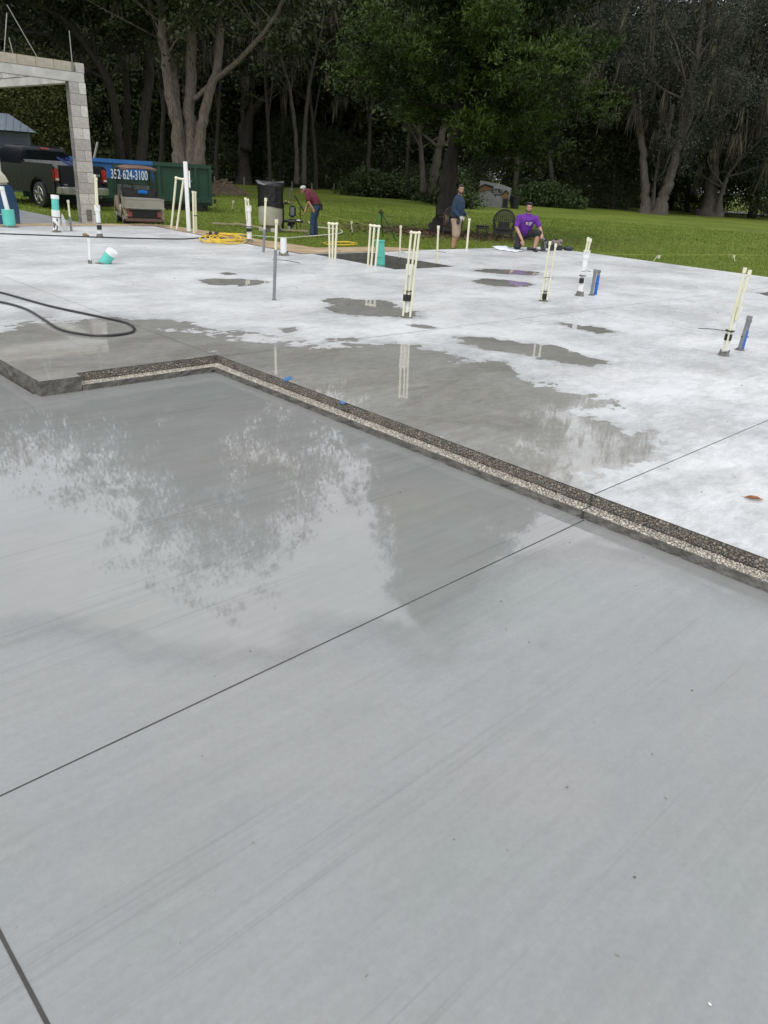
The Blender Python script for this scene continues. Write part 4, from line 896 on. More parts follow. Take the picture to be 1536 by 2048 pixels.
# ------------------------------------------------------------------ leaf, tape, specks
p = G(1506, 1000); t = thing('fallen_leaf', 'curled orange brown leaf lying on the slab at right', 'leaf', tuple(p), R(-12)); b = MB(); b.m = 0; vs = []; n = 12
for i in range(n + 1):
    f = i / n; w_ = .018 * math.sin(math.pi * min(1, f * .97 + .015)) ** .8; x = (f - .5) * .098
    for k, s in ((-1, -1), (-.5, -.5), (0, 0), (.5, .5), (1, 1)): vs.append((x, w_ * s, .006 + .013 * s * s * math.sin(math.pi * f) + .006 * abs(f - .5) + (.004 if s == 0 else 0) * .3))
b.add(vs, [(i * 5 + k, i * 5 + k + 1, (i + 1) * 5 + k + 1, (i + 1) * 5 + k) for i in range(n) for k in range(4)]); LM = mat('dead_leaf', (.10, .030, .012), .4, scale=45, col2=(.42, .15, .03), spec=.5, detail=3)
o = b.build('blade', LM, t, smooth='all', fix=False); sm = o.modifiers.new('s', 'SOLIDIFY'); sm.thickness = .0012
MB().tube([(-.049, 0, .008), (0, 0, .0075), (.049, 0, .009)], .0011, 5).build('midrib', mat('leaf_rib', (.12, .06, .03), .6), t); MB().tube([(-.049, 0, .008), (-.062, .004, .012)], .0012, 5).build('stalk', mat('leaf_rib', (.12, .06, .03), .6), t)
BT = mat('blue_tape', (.03, .13, .33), .5, scale=20)
for (x, y, w_, lb, pts) in ((575, 758, 0, 'larger scrap of blue painters tape beside the recess corner', [(567, 760), (572, 755.5), (583, 753.5), (583.5, 757), (575, 761.5), (568, 762.5)]), (685, 805, 0, 'smaller scrap of blue tape on the recess edge further right', [(679, 804), (684, 802.5), (690.5, 805), (688, 808), (682, 807)])):
    P = [G(a, c, .003) for a, c in pts]; b = MB(); rg = random.Random(int(x)); n = len(P)
    b.add([p + Vector((0, 0, rg.uniform(0, .006))) for p in P] + [p - Vector((0, 0, .0025)) for p in P], [tuple(range(n)), tuple(range(2 * n - 1, n - 1, -1))] + [(i, (i + 1) % n, n + (i + 1) % n, n + i) for i in range(n)])
    tag(b.build('tape_scrap', BT, None), lb, 'tape')
b = MB(); rg = random.Random(21)
for i in range(420):
    if rg.random() < .45: u, v, z = rg.uniform(3.6, 14), rg.uniform(-3, 14), 0
    else: u, v, z = rg.uniform(-2, 3.2), rg.uniform(-3, 5.2), ZL
    if z == 0 and (v > VM - .1 and u > UF - .1 or RU0 - .1 < u < RU1 + .1 and v > RV0 - .1): continue
    d = math.hypot(u, v); s = rg.uniform(.0012, .0035) * (1 + d * .12); b.box(W(u, v, z + s * .4), (s * rg.uniform(1, 2.2), s, s * .8), rot=(0, 0, rg.random() * 3))
o = b.build('slab_grit', mat('grit', (.07, .065, .055), .8, scale=3, col2=(.36, .35, .33), world=True, detail=1), None); o['kind'] = 'stuff'; tag(o, 'scattered grit and crumbs on the two slabs', 'grit')
MORT = mat('mortar_joint', (.22, .21, .19), .95, scale=20, bump=.5)
for (x, y, m_) in ((1058, 1285, MORT), (1134, 1575, MORT), (1419, 2010, PVCW), (1269, 1755, MUD)):
    p = G(x, y, ZL); o = MB().box(p + Vector((0, 0, .003)), (.007, .004, .004), rot=(0, 0, x)).build('concrete_crumb', m_, None, bevel=.001); tag(o, {1058: 'pale crumb nearest the long joint', 1134: 'pale crumb in the middle of the near slab', 1419: 'white crumb at the lower right corner', 1269: 'dark crumb in the lower right of the near slab'}[x], 'crumb')
# ------------------------------------------------------------------ block frame of the garage
BLKS = [mat('block_%d' % i, a, .9, scale=14, bump=.6, bscale=45, col2=b_, detail=6) for i, (a, b_) in enumerate((((.37, .355, .32), (.49, .47, .435)), ((.43, .415, .38), (.56, .545, .51)), ((.31, .29, .27), (.42, .40, .375)), ((.50, .49, .46), (.64, .63, .60))))]
BTAN = mat('block_tan', (.33, .30, .24), .9, scale=10, bump=.5, bscale=50, col2=(.44, .40, .33), detail=6); MORT = mat('mortar_joint', (.22, .21, .19), .95, scale=20, bump=.5)
LINT = mat('cast_lintel', (.36, .35, .32), .8, scale=3, bump=.3, bscale=30, col2=(.56, .55, .52), detail=8)
cbp = G(177, 449, -.16); cu, cv = UV(cbp); CR = W(cu + .2, cv, -.16)
fr = thing('block_wall_frame', 'unfinished garage opening of grey concrete blocks with rebar sticking out of the top', 'wall', tuple(W(cu, cv, -.16)), TH)
top_z = V(172, 128, W(cu + .2, cv)).z + .16   # height above the base
nrow = 13; ch = (top_z - .40) / nrow; meshcache = {}
def block(L, h, d, m, parent, loc, key=None):
    k = (round(L, 3), round(h, 3), round(d, 3), m.name)
    if k not in meshcache:
        b = MB(); b.box((0, 0, 0), (L - .008, d, h - .008)); o = b.build('block', m, parent, bevel=.004); meshcache[k] = o.data
    else: o = link('block', meshcache[k], parent)
    o.location = loc; return o
def column(ox, oy, seed):
    rg = random.Random(seed); MB().box((ox, oy, nrow * ch / 2 - .1), (.392, .185, nrow * ch + .2)).build('mortar_core', MORT, fr)
    for i in range(nrow):
        z = ch * (i + .5)
        if i % 2: block(.4, ch, .2, BLKS[rg.choice((0, 0, 1, 2))], fr, (ox, oy, z))
        else: block(.23, ch, .2, BLKS[rg.choice((0, 1, 2))], fr, (ox - .085, oy, z)); block(.17, ch, .2, BLKS[rg.choice((0, 3, 3 if i > 6 else 1))], fr, (ox + .115, oy, z))
column(0, 0, 3); column(-5.2, 0, 4)
z0 = nrow * ch
# front lintel goes along -u, side lintel along +v
MB().box((-2.61, 0, z0 + .1), (5.58, .196, .196)).build('lintel', LINT, fr, bevel=.006); MB().box((.105, 3.3, z0 + .1), (.18, 6.4, .19)).build('lintel', LINT, fr, bevel=.006)
for i in range(14): block(.4, .2, .2, BTAN if i else BLKS[0], fr, (.1 - .4 * i if i else .1, 0, z0 + .3)) if i else block(.2, .2, .2, BLKS[0], fr, (.1, 0, z0 + .3))
for i in range(15): block(.2, .2, .4, BLKS[(i * 7) % 3], fr, (.1, .3 + .4 * i, z0 + .3))
MB().box((-2.6, 0, z0 + .3), (5.1, .18, .19)).build('mortar_core', MORT, fr)
block(.2, nrow * ch, .4, BLKS[0], fr, (.1, 6.3, nrow * ch / 2))
for (x, L, tx, ty) in ((-.02, .62, 0, 0), (-.78, .9, -.55, 0), (-1.32, .3, -.03, .05), (-1.52, .75, .17, 0), (-2.35, .5, .15, 0), (-3.1, .7, -.1, 0)):
    MB().tube([(x, .02, z0 + .35), (x + tx, .02 + ty, z0 + .4 + L)], .010, 6).build('rebar', mat('pale_rebar', (.32, .31, .29), .5, metal=.4), fr)
q = MB(); rg = random.Random(9)
q.box((.0, -.104, .22), (.13, .012, .26)); q.build('mortar_patch', MUD, fr, bevel=.02)
# ------------------------------------------------------------------ dark shed
shp = at(34, 41, GZ)
M_sid = mat('shed_siding', (.035, .045, .065), .45, scale=2, col2=(.055, .068, .09)); M_rf = mat('shed_roof_metal', (.12, .15, .18), .35, metal=.3, scale=3, col2=(.17, .20, .235))
s_ = FPX / (41 * math.cos(PITCH)); er = V(66, 264, shp); ez_ = er.z - GZ; rz_ = V(28, 226, shp).z - GZ
sh = thing('shed', 'dark blue grey shed with ribbed metal roof at the left edge behind the truck', 'shed', tuple(shp), R(22)); Wd = 2.2
MB().box((-2.2, 1.6, ez_ / 2 - .1), (6.0, 3.2, ez_ + .1)).build('wall_core', M_sid, sh)
for i in range(int(ez_ / .19)):
    if i == 0: sb = MB().box((-2.2, -.012, .1 + i * .19), (6.04, .03, .175), rot=(R(6), 0, 0)).build('siding_board', M_sid, sh)
    else: c_ = sb.copy(); C.objects.link(c_); c_.parent = sh; c_.location = (0, 0, i * .19)
MB().box((.82, -.02, ez_ / 2), (.08, .06, ez_)).build('corner_trim', M_sid, sh)
rl = rz_ - ez_
b = MB(); b.add([(-5.4, -.3, ez_ - .02), (1.15, -.3, ez_ - .02), (.0, 1.6, ez_ + rl), (-5.4, 1.6, ez_ + rl), (1.15, 3.5, ez_ - .02), (-5.4, 3.5, ez_ - .02)], [(0, 1, 2, 3), (3, 2, 4, 5), (1, 4, 2), (0, 3, 5), (0, 5, 4, 1)]); b.build('roof', M_rf, sh)
for i in range(21):
    x = -5.2 + i * .3; f = 1.0 if x <= .0 else max(0, 1 - (x) / 1.15)
    o = MB().tube([(x, -.3, ez_), (x, -.3 + 1.9 * f, ez_ - .0 + rl * f + .02)], .018, 4).build('roof_rib', M_rf, sh)
# ------------------------------------------------------------------ lettered hut
hp = at(1003, 62); hut = thing('painted_hut', 'white walled hut with painted house shapes and large letters seen beyond the lawn', 'hut', tuple(hp), R(-6)); sc_ = FPX / (hp.length * math.cos(PITCH))
HW = mat('faded_white_wall', (.15, .15, .148), .8, scale=1.5, col2=(.24, .24, .235)); OR_ = mat('mural_orange', (.15, .085, .03), .8, scale=3); HBL = mat('mural_black', (.012, .012, .012), .7)
hx = lambda px: (px - 1003) / sc_ * math.cos(PITCH); hz = lambda py: (402 - py) / sc_
b = MB(); b.prism([(hx(950), hz(404)), (hx(1018), hz(404)), (hx(1022), hz(366)), (hx(1000), hz(361)), (hx(952), hz(356))], 0, 2.5); b.build('wall', HW, hut)
b = MB(); b.prism([(hx(1006), hz(404)), (hx(1017), hz(404)), (hx(1017), hz(386)), (hx(1006), hz(386))], -.06, -.01); b.build('door', HBL, hut)
b = MB(); b.prism([(hx(1005), hz(386)), (hx(1016), hz(386)), (hx(1016), hz(377)), (hx(1011), hz(372)), (hx(1005), hz(377))], -.08, -.02); b.build('painted_house', OR_, hut)
b = MB(); b.prism([(hx(951), hz(376)), (hx(980), hz(371)), (hx(980), hz(369)), (hx(964), hz(364)), (hx(951), hz(370))], -.08, -.02); b.build('painted_house', OR_, hut)
b = MB(); b.tube([(hx(950), -.1, hz(370)), (hx(964), -.1, hz(362)), (hx(982), -.1, hz(366))], .07, 5); b.build('painted_roof', HBL, hut)
b = MB(); b.tube([(hx(1004), -.1, hz(377)), (hx(1011), -.1, hz(370.5)), (hx(1018), -.1, hz(377))], .05, 5); b.build('painted_roof', HBL, hut)
text_mesh('lettering', 'ETRI', .42, HBL, hut, (hx(991), -.03, hz(373)), (R(90), 0, 0), .02, 1.0)
b = MB(); b.box((hx(996), -.02, hz(379.5)), (.8, .02, .06)); b.build('small_lettering', HBL, hut)
tag(MB().lathe([(.30, 0), (.36, .75), (.39, .76), (.39, .82), (.1, .88)], 14, hp + Vector((.95, -.6, 0))).build('waste_bin', BLK, None, smooth=True), 'black bin standing right of the lettered hut', 'bin')
p = onG(1060, 407); q = V(1066, 358, p); o = MB().tube([p, p.lerp(q, .5), q], [.07, .05, .04], 6).build('utility_post', B_mid, None); tag(o, 'thin slightly leaning post on the lawn right of the lettered hut', 'post')
# ------------------------------------------------------------------ fences with wire
def fence(name, label, pts, hpx, n):
    A = [onG(*q) for q in pts]; t = thing(name, label, 'fence', tuple(A[0])); T = []; pm = mat('fence_post_grey', (.20, .19, .17), .8, scale=4)
    for i in range(n):
        f = i / (n - 1) * (len(A) - 1); j = min(int(f), len(A) - 2); p = A[j].lerp(A[j + 1], f - j); s = FPX / (p.length * math.cos(PITCH)); h = hpx / s * rnd.uniform(.85, 1.1)
        MB().tube([p - Vector((0, 0, .1)), p + Vector((rnd.uniform(-.05, .05), 0, h))], .055, 6).build('post', pm, t, world=True); T.append(p + Vector((0, 0, h)))
    for k in (1.0, .55): MB().tube([q - Vector((0, 0, (1 - k) * (hpx / s))) for q in T], .010, 4).build('wire', WIRE, t, world=True)
fence('wire_fence', 'thin wire fence on slim posts in front of the woods behind the tank', [(430, 372), (574, 380), (624, 384), (728, 388), (850, 392)], 19, 11)
fence('wire_fence', 'low wire fence with pale posts at the dark wood edge on the right', [(1040, 404), (1200, 410), (1345, 416), (1430, 420)], 15, 16)
# ------------------------------------------------------------------ survey string and flagged stakes
STK = mat('stake_pale', (.60, .58, .45), .6, scale=6)
def stake(label, base, top, bow=False):
    p = onG(*base); q = V(*top, p); t = thing('survey_stake', label, 'stake', tuple(p), 0, 'survey stakes carrying the yellow string'); MB().tube([p, q], .014, 6).build('stick', STK, t, world=True)
    MB().box(q + Vector((.03, 0, -.05)), (.06, .004, .10), rot=(0, .3, 0)).build('ribbon', STK, t, world=True); return q
q1 = stake('leaning pale stake right of the last white conduit', (1306.6, 522.8), (1317, 510)); q2 = stake('upright pale stake near the right edge of the lawn', (1470, 524), (1467, 509.5))
q3 = stake('tall ribboned stake on the lawn between man in maroon and pipe loop', (704.8, 464.2), (701.7, 442)); q4 = stake('short ribboned stake on the lawn right of the container', (464, 420), (465.5, 401))
YS = mat('mason_string', (.5, .52, .12), .6)
for A, lb in (([V(1199, 507.7, onG(1199, 520)), q1, q2, V(1545, 510.6, onG(1545, 530))], 'yellow mason string stretched along the right slab edge'), ([V(641, 428.8, onG(636, 455)), q3, V(760, 455, onG(762, 478))], 'yellow mason string from the pump to the tripod')):
    tag(MB().tube(A, .0035, 4).build('string_line', YS, None), lb, 'string')
# ================================================================== vehicles and yard things
def wheel(parent, x, y, r, w_, rim, spokes=5, side=1, rim_r=.62):
    b = MB(); prof = [(r * .66, -w_ / 2), (r * .93, -w_ / 2), (r, -w_ * .36), (r, w_ * .36), (r * .93, w_ / 2), (r * .66, w_ / 2)]
    b.lathe(prof, 28); M_ = Matrix.Rotation(R(90), 3, 'X'); b.v = [tuple(M_ @ Vector(p) + Vector((x, y, r))) for p in b.v]
    o = b.build('wheel', RUBBER, parent, smooth=True)
    b = MB(); yo = side * w_ * .5
    b.tube([(x, y + yo * .7, r), (x, y + yo * 1.01, r)], r * rim_r, 28); b.build('hub_back', BLK, o, smooth=True)
    b = MB(); b.tube([(x, y + yo * .8, r), (x, y + yo * 1.12, r)], [r * .17, r * .13], 14)
    for k in range(spokes):
        a = k * 2 * math.pi / spokes + .3; d = Vector((math.cos(a), 0, math.sin(a))); p0 = Vector((x, y + yo * 1.08, r)); p1 = p0 + d * r * rim_r + Vector((0, -yo * .04, 0))
        b.tube([p0 + d * r * .08, p1], [(r * .12, r * .05), (r * .17, r * .05)], 6, up=(0, 1, 0) if False else Vector((-d.z, 0, d.x)))
    n = 28; vs = []
    for k in range(n):
        a = 2 * math.pi * k / n
        for rr_, yy in ((r * (rim_r - .03), yo * .98), (r * (rim_r + .02), yo * 1.09), (r * (rim_r + .06), yo * .98)): vs.append((x + rr_ * math.cos(a), y + yy, r + rr_ * math.sin(a)))
    b.add(vs, [(k * 3 + j, k * 3 + j + 1, ((k + 1) % n) * 3 + j + 1, ((k + 1) % n) * 3 + j) for k in range(n) for j in range(2)])
    b.build('rim', rim, o, smooth=True); return o
def arch_profile(x0, x1, zb, zt_pts, wheels, ra, rz):
    """side outline with wheel arches; zt_pts: top outline from x1 to x0"""
    pts = [(x0, zb)]
    for wx in sorted(wheels):
        a0 = math.acos(min(1, (zb - rz) / ra)) if abs(zb - rz) < ra else math.pi / 2
        for k in range(13):
            a = math.pi / 2 + a0 - (2 * a0) * k / 12; pts.append((wx + ra * math.cos(a), rz + ra * math.sin(a)))
    pts.append((x1, zb)); return pts + zt_pts
# ---- pickup truck
PAINT = mat('truck_paint', (.004, .005, .009), .2, scale=2, var=.2, coat=.0, spec=.32); PAINT.node_tree.nodes['Principled BSDF'].inputs['Coat Roughness'].default_value = .06
GLS = mat('dark_glass', (.006, .007, .008), .04, var=.1, spec=.8); RED = mat('tail_lamp_red', (.33, .012, .010), .15, scale=12, var=.4, coat=1); LGT = mat('lamp_clear', (.55, .52, .5), .2)
RIM = mat('alloy_rim', (.42, .42, .42), .25, metal=1, var=.15); ALU = mat('aluminium', (.38, .385, .39), .35, metal=.8, var=.2, scale=9)
tp = onG(85, 416); az_t = -52; rzt = R(90 - az_t)
hd = Vector((math.sin(R(az_t)), math.cos(R(az_t)), 0)); lf = Vector((-hd.y, hd.x, 0))
org = tp - lf * .93
tk = thing('pickup_truck', 'black crew cab pickup truck parked with its tailgate towards the container', 'truck', (org.x, org.y, GZ + .02), rzt)
wr = .41; zb = .46
prof = arch_profile(-1.12, 4.55, zb, [(4.62, .75), (4.60, 1.12), (4.45, 1.24), (3.2, 1.32), (3.05, 1.36), (.98, 1.36), (.96, 1.40), (-1.0, 1.40), (-1.12, 1.36)], (0, 3.57), .52, wr)
for sd_ in (1, -1):
    b = MB(); b.prism(prof, sd_ * .93, sd_ * 1.0); 
    b.build('body_side', PAINT, tk, bevel=.02, smooth=True)
    MB().tube(crom([(.56 * math.cos(a), sd_ * .995, wr + .56 * math.sin(a)) for a in [R(x) for x in range(-5, 190, 15)]], 2), (.035, .02), 6).build('wheel_arch', PAINT, tk, smooth=True)
    MB().box((-.0, sd_ * .96, 1.415), (1.98, .11, .03)).build('bed_rail', BLK, tk, bevel=.008)
b = MB(); b.box((2.75, 0, .86), (3.6, 1.86, .78)); b.box((-.05, 0, .72), (2.1, 1.86, .12)); b.box((-.02, 0, .6), (2.1, 1.2, .2)); b.build('underbody', BLK, tk)
b = MB(); b.prism([(3.1, 1.25), (4.55, 1.18), (4.4, 1.25), (3.15, 1.34)], -.93, .93); b.build('hood', PAINT, tk)
MB().box((4.6, 0, .95), (.08, 1.85, .5)).build('grille', BLK, tk, bevel=.03); MB().box((4.68, 0, .62), (.16, 1.9, .24)).build('front_bumper', CHROME, tk, bevel=.04)
# cab
def ringp(z, x0, x1, hw): return [(x0, -hw, z), (x1, -hw, z), (x1, hw, z), (x0, hw, z)]
zs = [(1.34, 1.0, 3.35, .97), (1.62, 1.07, 3.02, .90), (1.86, 1.15, 2.66, .80), (1.93, 1.22, 2.55, .76), (1.965, 1.45, 2.3, .60)]
vs = [p for z, a, c_, h in zs for p in ringp(z, a, c_, h)]
b = MB(); b.add(vs, [(i * 4 + k, i * 4 + (k + 1) % 4, (i + 1) * 4 + (k + 1) % 4, (i + 1) * 4 + k) for i in range(len(zs) - 1) for k in range(4)] + [(3, 2, 1, 0), tuple(range(len(vs) - 4, len(vs)))])
b.build('cab', PAINT, tk, bevel=.03, smooth=True)
lerp = lambda a, c_, t: a + (c_ - a) * t
def cabp(z, f, side):  # point on the cab skin; f along x 0 rear .. 1 front
    t = (z - 1.34) / (1.86 - 1.34); x0, x1, h = lerp(1.0, 1.15, t), lerp(3.35, 2.66, t), lerp(.97, .80, t); return Vector((lerp(x0, x1, f), side * (h + .006), z))
for sd_ in (1, -1):
    for (f0, f1) in ((.06, .20), (.23, .50), (.54, .90)):
        b = MB(); P = [cabp(1.40, f0, sd_), cabp(1.40, f1 if f1 < .9 else .93, sd_), cabp(1.80, f1 if f1 < .9 else .86, sd_), cabp(1.80, f0, sd_)]; o = Vector((0, -sd_ * .015, 0)); b.add(P + [p + o for p in P], [(0, 1, 2, 3), (7, 6, 5, 4)] + [(i, i + 4, (i + 1) % 4 + 4, (i + 1) % 4) for i in range(4)]); b.build('side_window', GLS, tk)
    for xs_ in (1.62, 2.62):
        MB().box((xs_, sd_ * 1.0, 1.22), (.16, .03, .03)).build('door_handle', PAINT, tk, bevel=.006)
    for xs_ in (1.06, 1.98, 3.0): MB().box((xs_, sd_ * 1.0005, .92), (.010, .003, .78)).build('door_seam', BLK, tk)
    MB().box((3.0, sd_ * 1.12, 1.46), (.10, .2, .24)).build('wing_mirror', PAINT, tk, bevel=.03)
P = [(1.012, .80, 1.42), (1.012, -.80, 1.42), (1.125, -.70, 1.81), (1.125, .70, 1.81)]; b = MB(); b.add(P + [(x + .02, y, z) for x, y, z in P], [(0, 1, 2, 3), (7, 6, 5, 4)] + [(i, i + 4, (i + 1) % 4 + 4, (i + 1) % 4) for i in range(4)]); b.v = [(x - .012, y, z) for x, y, z in b.v]; b.build('rear_window', GLS, tk)
P = [(3.27, .82, 1.42), (3.27, -.82, 1.42), (2.76, -.70, 1.82), (2.76, .70, 1.82)]; b = MB(); b.add([(x + .03, y, z) for x, y, z in P] + P, [(0, 1, 2, 3), (7, 6, 5, 4)] + [(i, i + 4, (i + 1) % 4 + 4, (i + 1) % 4) for i in range(4)]); b.build('windscreen', GLS, tk)
MB().box((1.14, 0, 1.885), (.06, .34, .055)).build('high_brake_lamp', RED, tk, bevel=.015)
# bed: toolbox, tailgate, lamps, bumper
MB().box((.72, 0, 1.36), (.42, 1.82, .24)).build('bed_toolbox', ALU, tk, bevel=.015); MB().box((.72, 0, 1.49), (.46, 1.86, .025)).build('toolbox_lid', ALU, tk, bevel=.006)
o = MB().box((-1.10, 0, 1.02), (.08, 1.56, .70)).build('tailgate', PAINT, tk, bevel=.02); MB().box((-1.10, 0, 1.38), (.10, 1.60, .05)).build('tailgate_cap', BLK, o, bevel=.015)
MB().box((-1.145, 0, 1.22), (.02, .32, .08)).build('tailgate_handle', BLK, o, bevel=.01); MB().box((-1.142, 0, .98), (.006, 1.3, .012)).build('crease', PAINT, o)
BADGE = mat('badge_silver', (.6, .6, .6), .3, metal=.8)
text_mesh('lettering', '4X4', .10, BADGE, tk, (-1.146, -.60, 1.13), (R(90), 0, R(-90)), .004, 1.25)
text_mesh('lettering', '1500', .055, BADGE, tk, (-1.146, .62, .80), (R(90), 0, R(-90)), .004, 1.2)
for sd_ in (1, -1):
    b = MB(); b.box((-1.03, sd_ * .90, 1.10), (.24, .20, .44)); l_ = b.build('tail_lamp', RED, tk, bevel=.04, smooth=True); MB().box((-1.155, sd_ * .90, .965), (.02, .13, .07)).build('reverse_lamp', LGT, l_, bevel=.01)
    MB().box((-1.05, sd_ * .93, .72), (.20, .15, .36)).build('corner_panel', PAINT, tk, bevel=.03)
b = MB(); b.prism([(-1.38, -.62), (-1.30, -.93), (-.98, -1.0), (-.98, 1.0), (-1.30, .93), (-1.38, .62)], .50, .74, 'z'); bo = b.build('rear_bumper', CHROME, tk, bevel=.03, smooth=True)
MB().box((-1.34, 0, .755), (.14, 1.5, .02)).build('step_pad', BLK, bo); MB().box((-1.40, 0, .62), (.02, .34, .16)).build('number_plate', mat('plate', (.35, .36, .34), .5), bo); MB().box((-1.36, 0, .42), (.2, .08, .08)).build('tow_hitch', BLK, tk, bevel=.01); MB().cyl((-1.3, -.6, .42), (-.6, -.6, .42), .035, 10).build('exhaust', STEEL, tk)
for x in (0, 3.57):
    for sd_ in (1, -1): wheel(tk, x, sd_ * .86, wr, .28, RIM, 5, sd_, .64)
BCH = mat('blue_frame', (.01, .035, .16), .4, scale=8)
q = MB(); 
for y in (-.1, .22): q.box((-.95, y + .25, 1.52), (.9, .04, .05), rot=(0, R(-14), 0))
for i in range(4): q.box((-1.25 + i * .2, .31, 1.445 + i * .05), (.04, .36, .03))
ld = q.build('folded_ladder', BCH, None, bevel=.005); ld.parent = None; ld.matrix_world = Matrix.Translation(tk.location) @ Matrix.Rotation(rzt, 4, 'Z'); tag(ld, 'dark blue folded ladder lying over the tailgate of the black truck', 'ladder')
# ---- container
DG = mat('container_green', (.003, .030, .015), .5, scale=2.2, col2=(.006, .050, .024), bump=.2, bscale=8); DB = mat('container_blue', (.008, .09, .29), .5, scale=2.2, col2=(.014, .13, .38), bump=.2, bscale=8)
D1 = onG(425, 424); dlen = 6.9
# the near long side runs from D1 towards the left
D0 = at(128, D1.length * 1.0 - .2); dv = (D0 - D1); dv.z = 0; dv.normalize(); ang = math.atan2(dv.y, dv.x)
dm = thing('waste_container', 'long roll off waste container, blue at left and green at right, with a phone number', 'container', (D1.x, D1.y, GZ), ang)
# local x runs left along the side, local -? y away from the viewer
away = Vector((-dv.y, dv.x, 0)); sy = 1 if away.y > 0 else -1
Hc = (V(420, 331, D1).z - GZ); xb = (D1 - at(310, D1.length)).length
def dbox(nm, c, d, m, **k): return MB().box((c[0], c[1] * sy, c[2]), d).build(nm, m, dm, **k)
dbox('floor', (dlen / 2, 1.2, .28), (dlen, 2.3, .12), DG); dbox('side_wall', (xb / 2, 0.04, .28 + (Hc - .3) / 2), (xb, .06, Hc - .3), DG); dbox('side_wall', (xb + (dlen - xb) / 2, 0.04, .28 + (Hc - .95) / 2), (dlen - xb, .06, Hc - .95), DG)
dbox('painted_panel', (xb + (dlen - xb) / 2, 0.045, Hc - .36), (dlen - xb - .01, .05, .66), DB)
dbox('side_wall', (dlen / 2, 2.36, Hc / 2 + .1), (dlen, .06, Hc - .3), DG); dbox('end_wall', (.04, 1.2, Hc / 2 + .12), (.07, 2.3, Hc - .3), DG); dbox('end_wall', (dlen - .04, 1.2, Hc / 2 + .12), (.07, 2.3, Hc - .3), DB)
for a_, c_, mm in ((0, xb, DG), (xb, dlen, DB)): dbox('top_rail', ((a_ + c_) / 2, -.02, Hc - .07), (c_ - a_ - .01, .14, .14), mm, bevel=.015)
dbox('bottom_rail', (dlen / 2, -.02, .42), (dlen, .14, .20), DG, bevel=.015); dbox('top_rail', (dlen / 2, 2.38, Hc - .06), (dlen, .12, .12), DG); dbox('skid_rail', (dlen / 2, .35, .12), (dlen - .3, .12, .2), BLK)
for i, x in enumerate((.06, .62, 2.0, xb + .15, 3.6, 4.9, 6.2)):
    dbox('side_rib', (x, -.02, Hc / 2 + .18), (.12, .13, Hc - .62), DG if x < xb + .2 else DG, bevel=.012)
for x in (.5, 6.2): MB().cyl((x, -.02 * sy, .12), (x, .12 * sy, .12), .12, 14).build('roller', BLK, dm, smooth=True)
dbox('door_hinge', (-.05, -.03, .62), (.14, .10, .10), BLK, bevel=.01); dbox('door_hinge', (-.03, -.03, 1.5), (.10, .08, .08), DG, bevel=.01); dbox('latch', (-.10, -.06, .40), (.10, .12, .16), BLK, bevel=.01)
for i in range(4): MB().tube(crom([(xb + .10 + .02 * i, -.10 * sy, Hc - .35 - i * .2), (xb + .0, -.14 * sy, Hc - .4 - i * .2), (xb - .1, -.1 * sy, Hc - .33 - i * .2)], 3), .012, 5).build('tie_hook', BLK, dm)
WHT = mat('sign_white', (.50, .52, .54), .5, scale=18, col2=(.62, .64, .66))
xn = (D1 - at(262, D1.length)).length; lt = text_mesh('phone_number', '352-624-3100', .46, WHT, dm, (xn, -.10 * sy, 0), (R(90), 0, R(180)), .006, .52); lt.location.z = V(260, 350, D1).z - GZ; lt.scale = (1, 1, 1)
if sy > 0: lt.rotation_euler = (R(90), 0, 0)
dbox('sticker', (( D1 - at(377, D1.length)).length, -.10, Hc - .6), (.09, .01, .34), WHT)
rg = random.Random(6)
for i in range(8): dbox('paint_chip', ((D1 - at(384, D1.length)).length + rg.uniform(-.2, .2), -.012 + .0, 1.3 + rg.uniform(-.5, .6)), (.03, .01, .03), WHT)
for (px, y0, y1) in ((195, 318, 284), (124, 312, 296)):
    a = at(px, D1.length + 1.5); a.z = V(px, y0, a).z; o = MB().tube([a, V(px, y1, a)], .045, 6).build('plank_end', mat('pale_plank', (.30, .29, .26), .8), None); tag(o, 'pale plank sticking up out of the container ' + ('right of the block column' if px > 150 else 'left of the block column'), 'plank')
# ---- golf cart
CT = mat('cart_tan', (.24, .185, .115), .4, scale=3, col2=(.31, .245, .16), coat=.3); CBED = mat('cart_bed', (.27, .245, .205), .45, scale=3, col2=(.34, .31, .265)); CRF = mat('cart_roof', (.10, .052, .035), .55, scale=4, col2=(.14, .075, .05)); CRU = mat('cart_roof_lining', (.30, .22, .13), .8)
gp = onG(289, 453); azc = -26; rzc = R(90 - azc); hd = Vector((math.sin(R(azc)), math.cos(R(azc)), 0))
gc = thing('golf_cart', 'tan golf cart with a cargo box seen from behind in front of the container', 'golf cart', (gp.x + hd.x * .25, gp.y + hd.y * .25, gzf(gp) - .06), rzc)
for x in (0, 1.66):
    for sd_ in (1, -1): wheel(gc, x, sd_ * .50, .235, .2, RIM, 6, sd_, .55)
b = MB(); pr = arch_profile(-.48, 2.15, .26, [(2.22, .45), (2.05, .72), (1.75, .86), (1.62, .86), (1.5, .42), (.95, .40), (.88, .56), (.2, .56), (-.30, .55), (-.46, .46)], (0, 1.66), .27, .24)
for sd_ in (1, -1):
    b = MB(); b.prism(pr, sd_ * .50, sd_ * .60); b.build('body_side', CT, gc, bevel=.025, smooth=True)
b = MB(); b.prism([(1.45, .30), (2.2, .36), (2.22, .48), (2.05, .74), (1.75, .87), (1.6, .86)], -.50, .50); b.build('front_cowl', CT, gc, bevel=.02, smooth=True)
